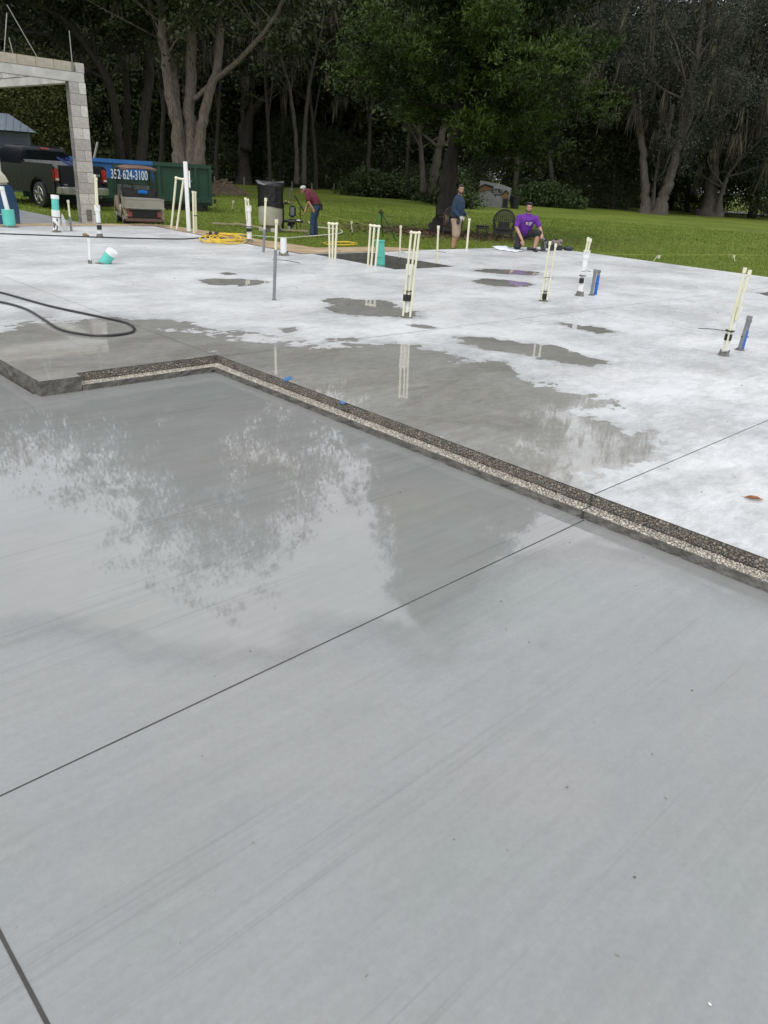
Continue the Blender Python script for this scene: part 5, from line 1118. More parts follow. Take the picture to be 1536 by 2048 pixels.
MB().box((.55, 0, .33), (1.9, .98, .10)).build('floor_pan', BLK, gc); MB().box((-.42, 0, .44), (.14, .74, .24)).build('void_shade_block', BLK, gc)  # last box: solid black block painted as the shaded hollow under the cargo box
b = MB(); b.prism([(-.56, .22), (-.42, .20), (-.42, .32), (-.54, .31)], -.58, .58); b.build('rear_bumper', CRF, gc, bevel=.025, smooth=True)
for sd_ in (1, -1):
    b = MB(); b.prism([(-.50, .34), (-.30, .34), (-.24, .56), (-.36, .56)], sd_ * .34, sd_ * .60); b.build('rear_fender', CT, gc, bevel=.03, smooth=True)
    MB().box((-.49, sd_ * .43, .435), (.04, .11, .16), rot=(0, R(18), 0)).build('tail_lamp', mat('cart_lamp', (.26, .02, .012), .3), gc, bevel=.012)
    MB().tube(crom([(.30, sd_ * .56, .62), (.28, sd_ * .61, .9), (.38, sd_ * .6, .96), (.62, sd_ * .58, .92), (.7, sd_ * .57, .66)], 4), .018, 7).build('arm_rail', BLK, gc, smooth=True)
    MB().tube(crom([(.32, sd_ * .60, .64), (.12, sd_ * .64, .60), (.10, sd_ * .64, .42), (.3, sd_ * .62, .28)], 4), .02, 7).build('side_bar', mat('bar_white', (.5, .5, .48), .4), gc, smooth=True)
    MB().tube([(.30, sd_ * .52, .66), (.24, sd_ * .50, 1.72)], .016, 7).build('roof_post', BLK, gc, smooth=True); MB().tube([(1.74, sd_ * .53, .84), (1.42, sd_ * .50, 1.72)], .018, 7).build('roof_post', BLK, gc, smooth=True)
for c_, d in (((-.20, 0, .60), (.80, 1.12, .03)), ((-.62, 0, .74), (.03, 1.16, .28)), ((.22, 0, .74), (.03, 1.16, .28)), ((-.20, .57, .74), (.80, .03, .28)), ((-.20, -.57, .74), (.80, .03, .28))): MB().box(c_, d).build('cargo_box_panel', CBED, gc, bevel=.006)
for z in (.615, .875): MB().box((-.638, 0, z), (.02, 1.19, .03)).build('cargo_box_rim', ALU, gc, bevel=.006)
SEAT = mat('cart_seat', (.03, .028, .026), .6, scale=8); MB().box((.62, 0, .70), (.48, 1.06, .12)).build('seat', SEAT, gc, bevel=.04, smooth=True); MB().box((.36, 0, .98), (.10, 1.02, .26), rot=(0, R(-8), 0)).build('seat_back', SEAT, gc, bevel=.035, smooth=True)
b = MB(); b.tube([(1.2, .26, 1.08)] * 1 + [(1.21, .26, 1.09)], .001, 3)
n = 20; ringv = [Vector((1.12 + .06 * math.sin(a), .26 + .19 * math.cos(a), 1.10 + .16 * math.sin(a))) for a in [2 * math.pi * k / n for k in range(n + 1)]]
b = MB(); b.tube(ringv, .017, 6); b.tube([(1.12, .07, 1.10), (1.12, .45, 1.10)], .014, 6); b.tube([(1.12, .26, 1.1), (1.5, .26, .8)], .022, 7); b.build('steering_wheel', BLK, gc, smooth=True)
wsm = mat('scratched_windscreen', (.20, .22, .20), .25, var=.2, spec=.5); b = MB(); b.box((1.66, 0, 1.02), (.012, 1.02, .36), rot=(0, R(-20), 0)); b.build('windscreen', wsm, gc)
MB().tube([(1.62, -.5, 1.2), (1.62, .5, 1.2)], .012, 6).build('windscreen_bar', BLK, gc)
vs = []; nx, ny_ = 8, 8
for i in range(nx + 1):
    for j in range(ny_ + 1): fx, fy = i / nx * 2 - 1, j / ny_ * 2 - 1; vs.append((.82 + fx * .82 * (1 - .06 * fy * fy), fy * .56 * (1 - .06 * fx * fx), 1.80 - .07 * (fx ** 4 + fy ** 4)))
b = MB(); b.add(vs, [(i * (ny_ + 1) + j, (i + 1) * (ny_ + 1) + j, (i + 1) * (ny_ + 1) + j + 1, i * (ny_ + 1) + j + 1) for i in range(nx) for j in range(ny_)]); rf = b.build('roof', CRF, gc, smooth='all', fix=False); sm = rf.modifiers.new('s', 'SOLIDIFY'); sm.thickness = .04
MB().box((.82, 0, 1.725), (1.5, 1.02, .012)).build('roof_lining', CRU, gc)
q = MB().box((0, 0, .06), (.18, .28, .10)).build('blue_bag', mat('bright_blue_cloth', (.01, .17, .52), .8, scale=9, bump=.5), None, bevel=.03, smooth=True); q.matrix_world = Matrix.Translation(gc.location) @ Matrix.Rotation(rzc, 4, 'Z') @ Matrix.Translation((.28, -.08, .90)); tag(q, 'bright blue bag on the seat back of the golf cart', 'bag')
MB().box((.1, .66, 1.62), (.03, .01, .03)).build('roof_bracket', BLK, gc)
gc.scale = (.92, .92, .92)
# ---- blue rounded thing at the left edge, unidentified, built as a plain cover
p = G(-30, 456, gz); s = PXW(p); t = thing('rounded_cover', 'dark blue rounded cover with cream top cap cut by the left picture edge', 'cover', tuple(p), R(12)); NV = mat('navy_shell', (.010, .055, .13), .4, scale=3, col2=(.016, .075, .165)); CRM = mat('cream_shell', (.50, .47, .33), .5, scale=4, col2=(.62, .6, .5))
hh = 112 / s; b = MB(); b.prism([(-1.0, 0), (.53, 0), (.545, hh * .3), (.50, hh * .55), (.44, hh * .72), (-.9, hh * .72)], -.05, .75); b.build('lower_shell', NV, t, bevel=.04, smooth=True)
b = MB(); b.prism([(-.9, hh * .72), (.43, hh * .72), (.36, hh * .86), (.24, hh * .97), (.05, hh), (-.8, hh)], -.04, .74); b.build('upper_cap', CRM, t, bevel=.05, smooth=True)
MB().tube([(.0, -.062, hh * .45), (.44, -.062, hh * .7)], .008, 5).build('piping', WHT, t); MB().tube([(.5, -.05, hh * .55), (.54, -.062, hh * .05)], .008, 5).build('piping', WHT, t); MB().tube([(-.4, -.062, hh * .23), (.545, -.062, hh * .25)], .008, 5).build('piping', WHT, t)
MB().cyl((.14, -.07, hh * .86), (.14, -.04, hh * .86), .075, 16).build('round_badge', mat('ochre', (.42, .26, .08), .6), t, smooth=True)
# ---- pressure tank with black plastic cover
TNK = mat('tank_cream', (.34, .325, .255), .45, scale=3, col2=(.43, .42, .34)); TARP = mat('black_tarp', (.008, .008, .009), .30, scale=6, bump=.8, bscale=10)
p = onG(541, 463); s = FPX / (p.length * math.cos(PITCH)) * math.cos(PITCH); tr = 22 / s; th_ = (V(540, 362, p) - p).z
t = thing('water_tank', 'cream water tank with its upper half wrapped in black plastic', 'tank', tuple(p)); 
MB().lathe([(tr * .55, .13), (tr * .92, .2), (tr, .34), (tr, th_ * .8), (tr * .9, th_ * .93), (tr * .3, th_ * .98)], 28).build('tank_body', TNK, t, smooth=True)
MB().lathe([(tr * .7, 0), (tr * .72, .02), (tr * .7, .15), (tr * .66, .15)], 24).build('base_ring', mat('tank_base', (.16, .14, .10), .8, scale=8), t, smooth=True)
for k in range(4): a = k * 1.57 + .5; MB().box((tr * .78 * math.cos(a), tr * .78 * math.sin(a), .06), (.16, .12, .12)).build('foot_block', mat('pale_block', (.42, .41, .38), .9), t, bevel=.01)
vs = []; n = 72; rows = [(.50, 1.0), (.6, 1.0), (.75, 1.0), (.9, 1.01), (.965, 1.03), (.985, .95), (1.0, .5), (1.005, .05)]; rg = random.Random(8)
for i, (f, k) in enumerate(rows):
    for j in range(n):
        a = 2 * math.pi * j / n; pl_ = .035 + .016 * math.sin(j * 1.9 + 1.3 * math.sin(i * .8)) * (1.4 - .6 * f) + rg.uniform(-.004, .004); cr_ = (.045 * max(0, math.cos(2 * (a - .3))) ** 6 if f in (.965, .985, .9) else 0)
        vs.append((tr * (k + pl_ + cr_ * 2.2) * math.cos(a), tr * (k + pl_ + cr_ * 2.2) * math.sin(a), th_ * f - .03 * (math.cos(a * 2 + .5) if f < .55 else 0) + cr_ * .9))
MB().add(vs, [(i * n + j, i * n + (j + 1) % n, (i + 1) * n + (j + 1) % n, (i + 1) * n + j) for i in range(len(rows) - 1) for j in range(n)]).build('plastic_cover', TARP, t, smooth='all')
b = MB(); 
b.tube([(-tr * 1.1, -tr * .6, th_ * 1.0), (-tr * .8, -tr * .8, th_ * .96), (-tr * .35, -tr * .98, th_ * .935), (tr * .05, -tr * 1.02, th_ * .96)], [(.01, .01), (.05, .02), (.05, .02), (.01, .01)], 8); b.build('plastic_fold', mat('pale_sheen_fold', (.10, .10, .11), .2, scale=9), t, smooth=True)  # fold is greyer than the tarp, its sheen put into the colour
# ---- pump manifold beside the tank
p = onG(585, 463); t = thing('pump_manifold', 'black pump and pipe manifold with taps between the tank and the bending man', 'pump', tuple(p)); q = lambda x, y, o=0: V(x, y, p, o)
def tb(nm, pts, r, m, n=8): MB().tube([q(*a) for a in pts], r, n).build(nm, m, t, world=True, smooth=True)
tb('riser_pipe', [(566, 460), (566, 407)], .035, BLK); tb('riser_pipe', [(565, 440), (563, 466)], .022, BLK); tb('manifold_pipe', [(561, 407), (579, 407)], .028, BLK); tb('main_pipe', [(562, 441), (580, 443), (594, 442), (606, 443)], .040, BLK); tb('riser_pipe', [(581, 441), (580, 376)], .018, STEEL); tb('thin_riser', [(586, 408), (585, 384), (581, 377)], .010, STEEL)
tb('brace', [(589, 391), (609, 424)], .020, BLK); tb('thin_riser', [(600.5, 456), (600.5, 413)], .016, mat('brown_pipe', (.04, .032, .02), .7)); tb('leg', [(592, 444), (594, 459)], .014, BLK); tb('leg', [(581, 446), (581, 462)], .014, BLK); tb('valve_lever', [(588, 439), (597, 440)], .018, BLK)
BRS = mat('brass', (.30, .24, .13), .35, metal=.8)
for x, y in ((559, 403), (572, 404), (578, 406)): MB().ell(q(x, y), (.05, .04, .05), 8, 6).build('tap', BRS, t, world=True, smooth=True)
MB().cyl(q(580, 446), q(584, 455), .10, 14, .07).build('pump_motor', BLK, t, world=True, smooth=True); MB().cyl(q(576, 444), q(590, 444), .085, 14).build('pump_housing', BLK, t, world=True, smooth=True); MB().cyl(q(578, 452, -.1), q(578, 461, -.1), .045, 12).build('filter_bowl', mat('filter_grey', (.4, .4, .38), .4), t, world=True, smooth=True)
b = MB(); b.box(q(585, 423), (.20, .08, .34)); b.build('control_box', mat('control_grey', (.17, .18, .21), .4), t, world=True, bevel=.04, smooth=True); MB().box(q(585, 430), (.22, .1, .03)).build('box_base', BLK, t, world=True, bevel=.01)
MB().ell(q(597, 441, -.1), (.07, .05, .03), 8, 5).build('valve_cap', PVCW, t, world=True, smooth=True)
# boards on the grass
for (a, c_, lb) in (((424, 451), (472, 453.5), 'thin pale board on the grass left of the tank'), ((470, 451.5), (553, 465), 'long pale board lying on the grass in front of the tank'), ((560, 464), (617, 467.5), 'pale board running to the feet of the bending man')):
    A, B_ = onG(*a), onG(*c_); d = B_ - A; o = MB().box((A + B_) / 2 + Vector((0, 0, .07)), (d.length, .10, .045), rot=(0, 0, math.atan2(d.y, d.x))).build('board', WOOD, None, bevel=.004); tag(o, lb, 'board')
# debris heap
p = onG(447, 388); t = thing('debris_heap', 'low brown heap of soil and broken boards right of the container', 'heap', tuple(p)); rg = random.Random(12); vs = []; n = 22
for i in range(7):
    for j in range(n): a = 2 * math.pi * j / n; f = i / 6; vs.append((1.7 * (1 - f) ** .8 * math.cos(a) * rg.uniform(.9, 1.1), 1.1 * (1 - f) ** .8 * math.sin(a) * rg.uniform(.9, 1.1), .8 * f * rg.uniform(.8, 1.15)))
SOIL = mat('heap_soil', (.05, .035, .02), .95, scale=6, bump=1, bscale=12, col2=(.15, .11, .07)); MB().add(vs, [(i * n + j, i * n + (j + 1) % n, (i + 1) * n + (j + 1) % n, (i + 1) * n + j) for i in range(6) for j in range(n)]).build('soil', SOIL, t, smooth='all')
for i in range(16): a = rg.random() * 6.3; f = rg.random(); MB().box((1.5 * (1 - f) * math.cos(a), 1.0 * (1 - f) * math.sin(a), .75 * f + .08), (rg.uniform(.3, .9), .1, .04), rot=(rg.uniform(-.5, .5), rg.uniform(-.4, .4), rg.random() * 3)).build('broken_board', mat('old_board', (.20, .15, .10), .9, scale=5), t)
# ---- tripod
GRN = mat('tripod_green', (.02, .17, .03), .5, scale=6); p = onG(762, 489); t = thing('tripod', 'green surveying tripod with spread legs standing on the grass behind the recess', 'tripod', tuple(p)); hd_ = V(762, 424, p)
for i, (x, y, o) in enumerate(((746, 481, -.1), (766, 474, .6), (793, 482, 0))):
    f = V(x, y, p, o); MB().box((hd_ + f) / 2, (.035, .022, (hd_ - f).length), rot=Vector((0, 0, 1)).rotation_difference((hd_ - f).normalized()).to_matrix()).build('leg', GRN if i != 2 else mat('tripod_dark', (.012, .06, .02), .5), t, world=True, bevel=.004); k = hd_.lerp(f, .55); MB().box(k, (.05, .04, .05)).build('clamp', BLK, t, world=True)
MB().cyl(hd_ - Vector((0, 0, .03)), hd_ + Vector((0, 0, .02)), .07, 12).build('head', BLK, t, world=True, smooth=True); MB().cyl(hd_, hd_ + Vector((0, 0, .07)), .02, 8).build('screw', BLK, t, world=True)
# ---- wicker furniture
WK = mat('black_wicker', (.010, .009, .008), .55, scale=30, bump=.8, bscale=60, col2=(.03, .026, .022))
def wicker_chair(label, foot, rz, hpx=None):
    p = onG(*foot); t = thing('wicker_chair', label, 'chair', tuple(p), rz, 'black wicker garden chairs'); hw = .33
    # local: back at -y side faces viewer, seat towards +y
    arc = [(hw * 1.08 * math.cos(a), -.02 + .05 * math.sin(a), .62 + .36 * math.sin(a)) for a in [math.pi * k / 16 for k in range(17)]]
    MB().tube([(hw * 1.02, .0, .30)] + arc + [(-hw * 1.02, .0, .30)], .028, 8).build('back_frame', WK, t, smooth=True)
    k_ = 0
    for i in range(9):
        x = -hw + .05 + i * (2 * hw - .1) / 8; zt = .62 + .36 * math.sqrt(max(0, 1 - (x / (hw * 1.08)) ** 2)); zb_ = .56 if abs(x) > .20 else .30
        MB().tube([(x, 0, zb_), (x, -.02, (zb_ + zt) / 2), (x, 0, zt - .01)], .010, 5).build('upright_cane', WK, t)
    for i in range(11):
        z = .58 + i * .035; w_ = hw * 1.05 * math.sqrt(max(.05, 1 - ((z - .62) / .37) ** 2)) if z > .62 else hw
        MB().box((0, -.008, z), (2 * w_ * .96, .012, .022)).build('woven_band', WK, t)
    MB().box((0, .0, .42), (.40, .012, .30)).build('back_panel', WK, t)
    MB().tube([(-hw * 1.02, 0, .36), (0, 0, .33), (hw * 1.02, 0, .36)], .026, 6).build('lower_rail', WK, t); MB().box((0, -.0, .26), (2 * hw, .012, .14)).build('skirt', WK, t)
    MB().ell((0, .28, .36), (hw, .30, .05), 18, 6).build('seat', WK, t, smooth=True)
    for sd_ in (-1, 1):
        MB().tube(crom([(sd_ * hw, .0, .62), (sd_ * (hw + .06), .25, .60), (sd_ * (hw + .02), .50, .55), (sd_ * hw * .9, .52, .36)], 4), .032, 7).build('arm', WK, t, smooth=True)
        MB().tube(crom([(sd_ * hw, 0, .32), (sd_ * (hw + .0), -.02, .18), (sd_ * (hw + .05), -.06, .02)], 3), .024, 6).build('leg', WK, t, smooth=True); MB().tube([(sd_ * hw * .9, .5, .34), (sd_ * hw, .54, .0)], .024, 6).build('leg', WK, t, smooth=True)
    return t
wicker_chair('black wicker armchair with rounded back standing beside the kneeling man', (1004, 480), R(-8))
wicker_chair('second black wicker chair almost hidden behind the man in blue', (903, 474), R(20))
p = onG(962, 482); t = thing('side_table', 'small black wicker side table with curved legs beside the armchair', 'table', tuple(p), R(10))
MB().lathe([(.02, .46), (.20, .465), (.215, .48), (.215, .495), (.02, .50)], 20).build('table_top', WK, t, smooth=True); MB().lathe([(.19, .38), (.20, .38), (.205, .46), (.195, .46)], 20).build('apron', WK, t, smooth=True)
for k in range(4):
    a = k * 1.57 + .6; c_, s_ = math.cos(a), math.sin(a); MB().tube(crom([(c_ * .18, s_ * .18, .40), (c_ * .24, s_ * .24, .30), (c_ * .17, s_ * .17, .14), (c_ * .24, s_ * .24, .0)], 4), .017, 6).build('leg', WK, t, smooth=True); MB().ell((c_ * .24, s_ * .24, .0), (.022, .022, .02), 8, 5).build('foot', mat('foot_pale', (.4, .4, .38), .6), t)
for z in (.16,): MB().tube([(.17, .1, z), (-.17, -.1, z)], .012, 5).build('stretcher', WK, t); MB().tube([(.1, -.17, z), (-.1, .17, z)], .012, 5).build('stretcher', WK, t)
# ---- paper and tools by the kneeling man
P = [G(983.7, 497.6, .004), G(1012, 496.4, .004), G(1048, 502, .004), G(1030, 504.6, .004)]; vs = []
for i in range(9):
    for j in range(5): a = P[0].lerp(P[1], j / 4); c_ = P[3].lerp(P[2], j / 4); k = a.lerp(c_, i / 8); vs.append(k + Vector((0, 0, .012 * abs(math.sin(i * 1.1 + j)) + (.05 * (1 - i / 2) if i < 2 else 0))))
o = MB().add(vs, [(i * 5 + j, i * 5 + j + 1, (i + 1) * 5 + j + 1, (i + 1) * 5 + j) for i in range(8) for j in range(4)]).build('building_plan', mat('plan_paper', (.62, .66, .72), .7, scale=14, col2=(.74, .76, .8)), None, smooth='all', fix=False); tag(o, 'white sheet of building plans lying on the slab before the kneeling man', 'paper'); sm = o.modifiers.new('s', 'SOLIDIFY'); sm.thickness = .002
p = G(1085, 502); t = thing('circular_saw', 'corded circular saw with metal guard on the slab beside the kneeling man', 'saw', tuple(p), R(15)); TLG = mat('tool_grey', (.18, .18, .18), .35, metal=.6); TLB = mat('tool_dark', (.02, .02, .022), .5)
MB().cyl((-.02, .0, .11), (.03, .0, .11), .11, 20).build('blade_guard', TLG, t, smooth=True); MB().box((0, 0, .012), (.16, .32, .012)).build('base_plate', TLG, t); MB().cyl((.03, 0, .12), (.20, 0, .12), .055, 14).build('motor', TLB, t, smooth=True); MB().tube(crom([(.05, -.14, .14), (.05, -.12, .23), (.05, .02, .25), (.05, .08, .17)], 4), .02, 7).build('handle', TLB, t, smooth=True)
p = G(1098, 501); t = thing('nail_gun', 'long slim power tool leaning across the saw', 'tool', tuple(p)); MB().tube([p + Vector((.05, 0, .03)), p + Vector((-.22, .03, .30))], .028, 8).build('barrel', TLG, t, world=True, smooth=True); MB().tube([p + Vector((.09, .04, .03)), p + Vector((-.17, .07, .30))], .014, 8).build('rail', TLB, t, world=True); MB().box(p + Vector((.06, 0, .05)), (.14, .1, .08)).build('body', TLB, t, world=True, bevel=.015)
p = G(1113, 500); t = thing('tool_bag', 'open rag topped tool bag behind the power tools', 'bag', tuple(p)); MB().box((0, 0, .05), (.30, .2, .1)).build('bag_body', TLB, t, bevel=.03, smooth=True)
b = MB(); rg = random.Random(3)
for i in range(16): b.ell((rg.uniform(-.16, .1), rg.uniform(-.06, .06), rg.uniform(.1, .22)), (rg.uniform(.03, .06), .03, rg.uniform(.02, .045)), 7, 5, rot=(rg.random(), rg.random(), 0))
b.build('rags', mat('rag_mix', (.14, .10, .10), .9, scale=14, col2=(.42, .36, .33)), t, smooth='all', kind='stuff')
p = G(1136, 501); o = MB().ell(p + Vector((0, 0, .05)), (.13, .09, .06), 14, 7).build('cap_hat', TLB, None, smooth=True); tag(o, 'flat dark cap lying right of the tool bag', 'cap')
p = G(1062, 502); t = thing('coffee_cup', 'small dark grinder with pale disc at the boot of the kneeling man', 'grinder', tuple(p)); MB().cyl((-.1, 0, .05), (.1, 0, .05), .035, 10).build('body', TLB, t, smooth=True); MB().cyl((.1, -.03, .05), (.1, .01, .05), .06, 14).build('disc', mat('disc_white', (.5, .5, .5), .5), t, smooth=True); t.name = 'grinder'
# ================================================================== people
SKIN = mat('skin_tan', (.30, .155, .095), .55, scale=9, col2=(.40, .22, .14)); SKIN2 = mat('skin_light', (.36, .20, .14), .55, scale=9, col2=(.46, .27, .19))
HAIRM = mat('dark_hair', (.010, .008, .007), .6, scale=60, bump=.8, bscale=120, col2=(.03, .022, .018))
def cloth(name, a, b): return mat(name, a, .85, scale=7, bump=.7, bscale=18, col2=b, detail=6)
def remesh(mb, name, mats_, parent, vox, smooth_it=2, paint=None):
    """union of swept limbs grown together into one continuous skin"""
    o = mb.build(name, mats_[0], parent, smooth='all')
    r = o.modifiers.new('r', 'REMESH'); r.mode = 'VOXEL'; r.voxel_size = vox
    s = o.modifiers.new('s', 'SMOOTH'); s.factor = .5; s.iterations = smooth_it
    bpy.context.view_layer.update(); dg = bpy.context.evaluated_depsgraph_get(); me = bpy.data.meshes.new_from_object(o.evaluated_get(dg))
    o.modifiers.clear(); o.data = me; me.materials.clear()
    for m in mats_: me.materials.append(m)
    if paint:
        idx = [paint(p.center) for p in me.polygons]; me.polygons.foreach_set('material_index', idx)
    me.polygons.foreach_set('use_smooth', [True] * len(me.polygons)); me.update(); return o
def seg(b, pts, rs, up=None, n=12, k=4):
    """limb with rounded ends; rs may be (a, b) pairs"""
    c = crom(pts, k) if len(pts) > 2 else [Vector(p) for p in pts]
    R2 = []
    m = (len(c) - 1) / (len(rs) - 1)
    for i in range(len(c)):
        t = i / m; j = min(int(t), len(rs) - 2); f = t - j; a, d = rs[j], rs[j + 1]
        a = a if isinstance(a, tuple) else (a, a); d = d if isinstance(d, tuple) else (d, d); R2.append((a[0] + (d[0] - a[0]) * f, a[1] + (d[1] - a[1]) * f))
    d0 = (c[0] - c[1]).normalized(); d1 = (c[-1] - c[-2]).normalized()
    q0 = [c[0] + d0 * min(R2[0]) * .75] + [c[0] + d0 * min(R2[0]) * .4]; q1 = [c[-1] + d1 * min(R2[-1]) * .4, c[-1] + d1 * min(R2[-1]) * .75]
    sc2 = lambda r_, f: (r_[0] * f, r_[1] * f)
    b.tube(q0 + c + q1, [sc2(R2[0], .45), sc2(R2[0], .85)] + R2 + [sc2(R2[-1], .85), sc2(R2[-1], .45)], n, up=up)
def head(b, c, yaw, pitch=0, roll=0, s=1.0):
    """skull, jaw, nose, brow, lips, ears; face looks along -y before turning"""
    M_ = Matrix.Translation(Vector(c)) @ Matrix.Rotation(yaw, 4, 'Z') @ Matrix.Rotation(pitch, 4, 'X') @ Matrix.Rotation(roll, 4, 'Y') @ Matrix.Scale(s, 4)
    k = len(b.v)
    b.ell((0, .012, .03), (.074, .094, .092), 16, 12); b.ell((0, -.022, -.038), (.056, .066, .072), 14, 10); b.ell((0, -.068, -.082), (.028, .022, .022), 10, 6)
    b.tube([(0, -.082, .022), (0, -.098, -.004), (0, -.112, -.024), (0, -.092, -.034)], [.009, .011, .015, .012], 8); b.ell((.014, -.096, -.026), (.009, .011, .008), 7, 5); b.ell((-.014, -.096, -.026), (.009, .011, .008), 7, 5)
    b.ell((0, -.074, .036), (.050, .016, .010), 10, 6); b.ell((0, -.083, -.054), (.024, .010, .007), 10, 5); b.ell((0, -.081, -.064), (.020, .010, .007), 10, 5)
    for q in (-1, 1): b.ell((q * .076, .012, -.004), (.010, .018, .031), 8, 8); b.ell((q * .034, -.066, -.014), (.020, .018, .018), 8, 6)
    b.v[k:] = [tuple(M_ @ Vector(p)) for p in b.v[k:]]; return M_
def eyes(M_, parent):
    for q in (-1, 1):
        b = MB(); b.ell((q * .030, -.081, .014), (.011, .005, .0050), 10, 6); b.v = [tuple(M_ @ Vector(p)) for p in b.v]; b.build('eye', mat('eye_white', (.28, .26, .24), .2), parent, smooth=True)
        b = MB(); b.ell((q * .030, -.0855, .014), (.0055, .003, .005), 8, 5); b.v = [tuple(M_ @ Vector(p)) for p in b.v]; b.build('iris', mat('iris_dark', (.012, .008, .006), .15), parent, smooth=True)
        b = MB(); b.tube([(q * .048, -.078, .028), (q * .032, -.088, .034), (q * .014, -.088, .030)], [.003, .005, .004], 6); b.v = [tuple(M_ @ Vector(p)) for p in b.v]; b.build('eyebrow', HAIRM, parent, smooth=True)
def hair(M_, parent, kind='short', beard=False):
    b = MB()
    if kind == 'short': b.ell((0, .024, .052), (.080, .092, .080), 18, 12); b.ell((0, -.045, .098), (.060, .045, .028), 12, 8); b.ell((0, .066, .0), (.066, .048, .060), 12, 8); [b.ell((q * .072, .012, .035), (.012, .034, .042), 8, 6) for q in (-1, 1)]
    elif kind == 'tuft': b.ell((0, .024, .052), (.082, .094, .082), 18, 12); b.ell((0, -.05, .108), (.066, .048, .036), 12, 8); b.ell((.02, -.062, .112), (.04, .03, .026), 9, 6); b.ell((0, .066, .0), (.068, .048, .064), 12, 8); [b.ell((q * .073, .008, .035), (.013, .036, .045), 8, 6) for q in (-1, 1)]
    b.v = [tuple(M_ @ Vector(p)) for p in b.v]; remesh(b, 'hair', [HAIRM], parent, .008, 1)
    if beard:
        b = MB(); n = 18; vs = []
        for i in range(n + 1):
            a = math.pi * (i / n); x = .066 * math.cos(a); y = -.028 - .060 * math.sin(a)
            b.ell((x, y + .004, -.062 - .022 * math.sin(a)), (.010, .011, .022), 7, 5)
        b.ell((0, -.092, -.043), (.028, .007, .006), 9, 5); b.ell((0, -.084, -.088), (.026, .020, .020), 9, 6); b.v = [tuple(M_ @ Vector(p)) for p in b.v]; remesh(b, 'beard', [HAIRM], parent, .006, 1)
def hand(b, w, d, palm_n, curl=.5, s=1.0, side=1):
    """w wrist, d pointing direction, palm_n palm normal; five fingers of unequal length with knuckle bends"""
    w = Vector(w); d = Vector(d).normalized(); n = Vector(palm_n); n = (n - d * n.dot(d)).normalized(); x = d.cross(n) * side
    seg(b, [w, w + d * .045 * s, w + d * .085 * s], [(.026 * s, .019 * s), (.040 * s, .016 * s), (.042 * s, .014 * s)], up=x)
    for i, (off, L) in enumerate(((-.033, .066), (-.011, .076), (.011, .072), (.032, .056))):
        p = w + d * .082 * s + x * off * s; a = d.copy(); pts = [p]
        for k, f in enumerate((.42, .32, .26)):
            ang = curl * (.45 + .35 * k); a = (d * math.cos(ang * (k + 1) * .8) + n * math.sin(ang * (k + 1) * .8)).normalized(); p = p + a * L * f * s * 1.1; pts.append(p)
        b.tube(pts, [.0098 * s, .009 * s, .0082 * s, .0066 * s], 8)
    p = w + d * .022 * s - x * .026 * s; pts = [p, p - x * .026 * s + d * .026 * s + n * .008, p - x * .034 * s + d * .052 * s + n * (.012 + .02 * curl), p - x * .026 * s + d * .074 * s + n * (.016 + .034 * curl)]
    b.tube(pts, [.013 * s, .0115 * s, .010 * s, .008 * s], 8)
def person(label, loc, rz, group=None): return thing('person', label, 'person', loc, rz, group)

# ---- man standing in blue long sleeved shirt; he faces right, head turned to the viewer
HPX = lambda p: FPX / ((p - CAMP).dot(_f))
m2 = onG(915, 522); m2 = at(918, 18.3); m2.z = gzf(m2)
hgt = V(925, 369, m2).z - m2.z; S = hgt / 1.80
t = person('man in navy long sleeve shirt and khaki shorts with tool belt, standing and looking over', tuple(m2), R(-20))
def SC(v): return tuple(x * S for x in v)
def SP(pts): return [Vector(p) * S for p in pts]
# local: faces +x (right) and slightly -y
B = MB()
seg(B, SP([(-.01, 0, .93), (-.02, 0, 1.05), (.0, 0, 1.22), (-.01, 0, 1.38), (-.02, 0, 1.46)]), [(.13 * S, .165 * S), (.125 * S, .15 * S), (.135 * S, .175 * S), (.12 * S, .185 * S), (.07 * S, .12 * S)], up=(1, 0, 0), n=18)
seg(B, SP([(-.02, 0, 1.44), (.01, -.005, 1.53), (.02, -.01, 1.60)]), [.068 * S, .060 * S, .060 * S])
legs = (([(-.02, .10, .92), (-.01, .12, .50), (-.05, .13, .09)], 1), ([(-.02, -.10, .92), (.03, -.12, .50), (.0, -.12, .09)], -1))
for pts, q in legs:
    a, k, f = pts; seg(B, SP([a, ((a[0] + k[0]) / 2 + .01, k[1], .72), k]), [.095 * S, .083 * S, .058 * S]); seg(B, SP([k, (k[0] - .035, k[1], .34), f]), [.056 * S, .060 * S, .038 * S]); seg(B, SP([(f[0] - .03, f[1], .05), (f[0] + .17, f[1] + q * .0, .04)]), [(.045 * S, .04 * S), (.045 * S, .03 * S)])
armR = [(-.02, -.20, 1.42), (-.06, -.25, 1.15), (.14, -.24, .985)]; armL = [(-.01, .20, 1.42), (.02, .25, 1.16), (.22, .14, 1.01)]
for A in (armR, armL): seg(B, SP([A[0], A[1]]), [.056 * S, .046 * S]); seg(B, SP([A[1], A[2]]), [.044 * S, .030 * S])
hand(B, SC(armR[2]), (.75, .35, -.25), (.2, .6, -.3), .9, S, 1); hand(B, SC(armL[2]), (.55, -.45, -.12), (-.3, -.3, -.5), 1.1, S, -1)
yaw = R(30)   # face towards the viewer and to the right
M_ = head(B, SC((.035, -.015, 1.675)), yaw, R(6), 0, S); remesh(B, 'body', [SKIN], t, .0085)
eyes(M_, t); hair(M_, t, 'short', True)
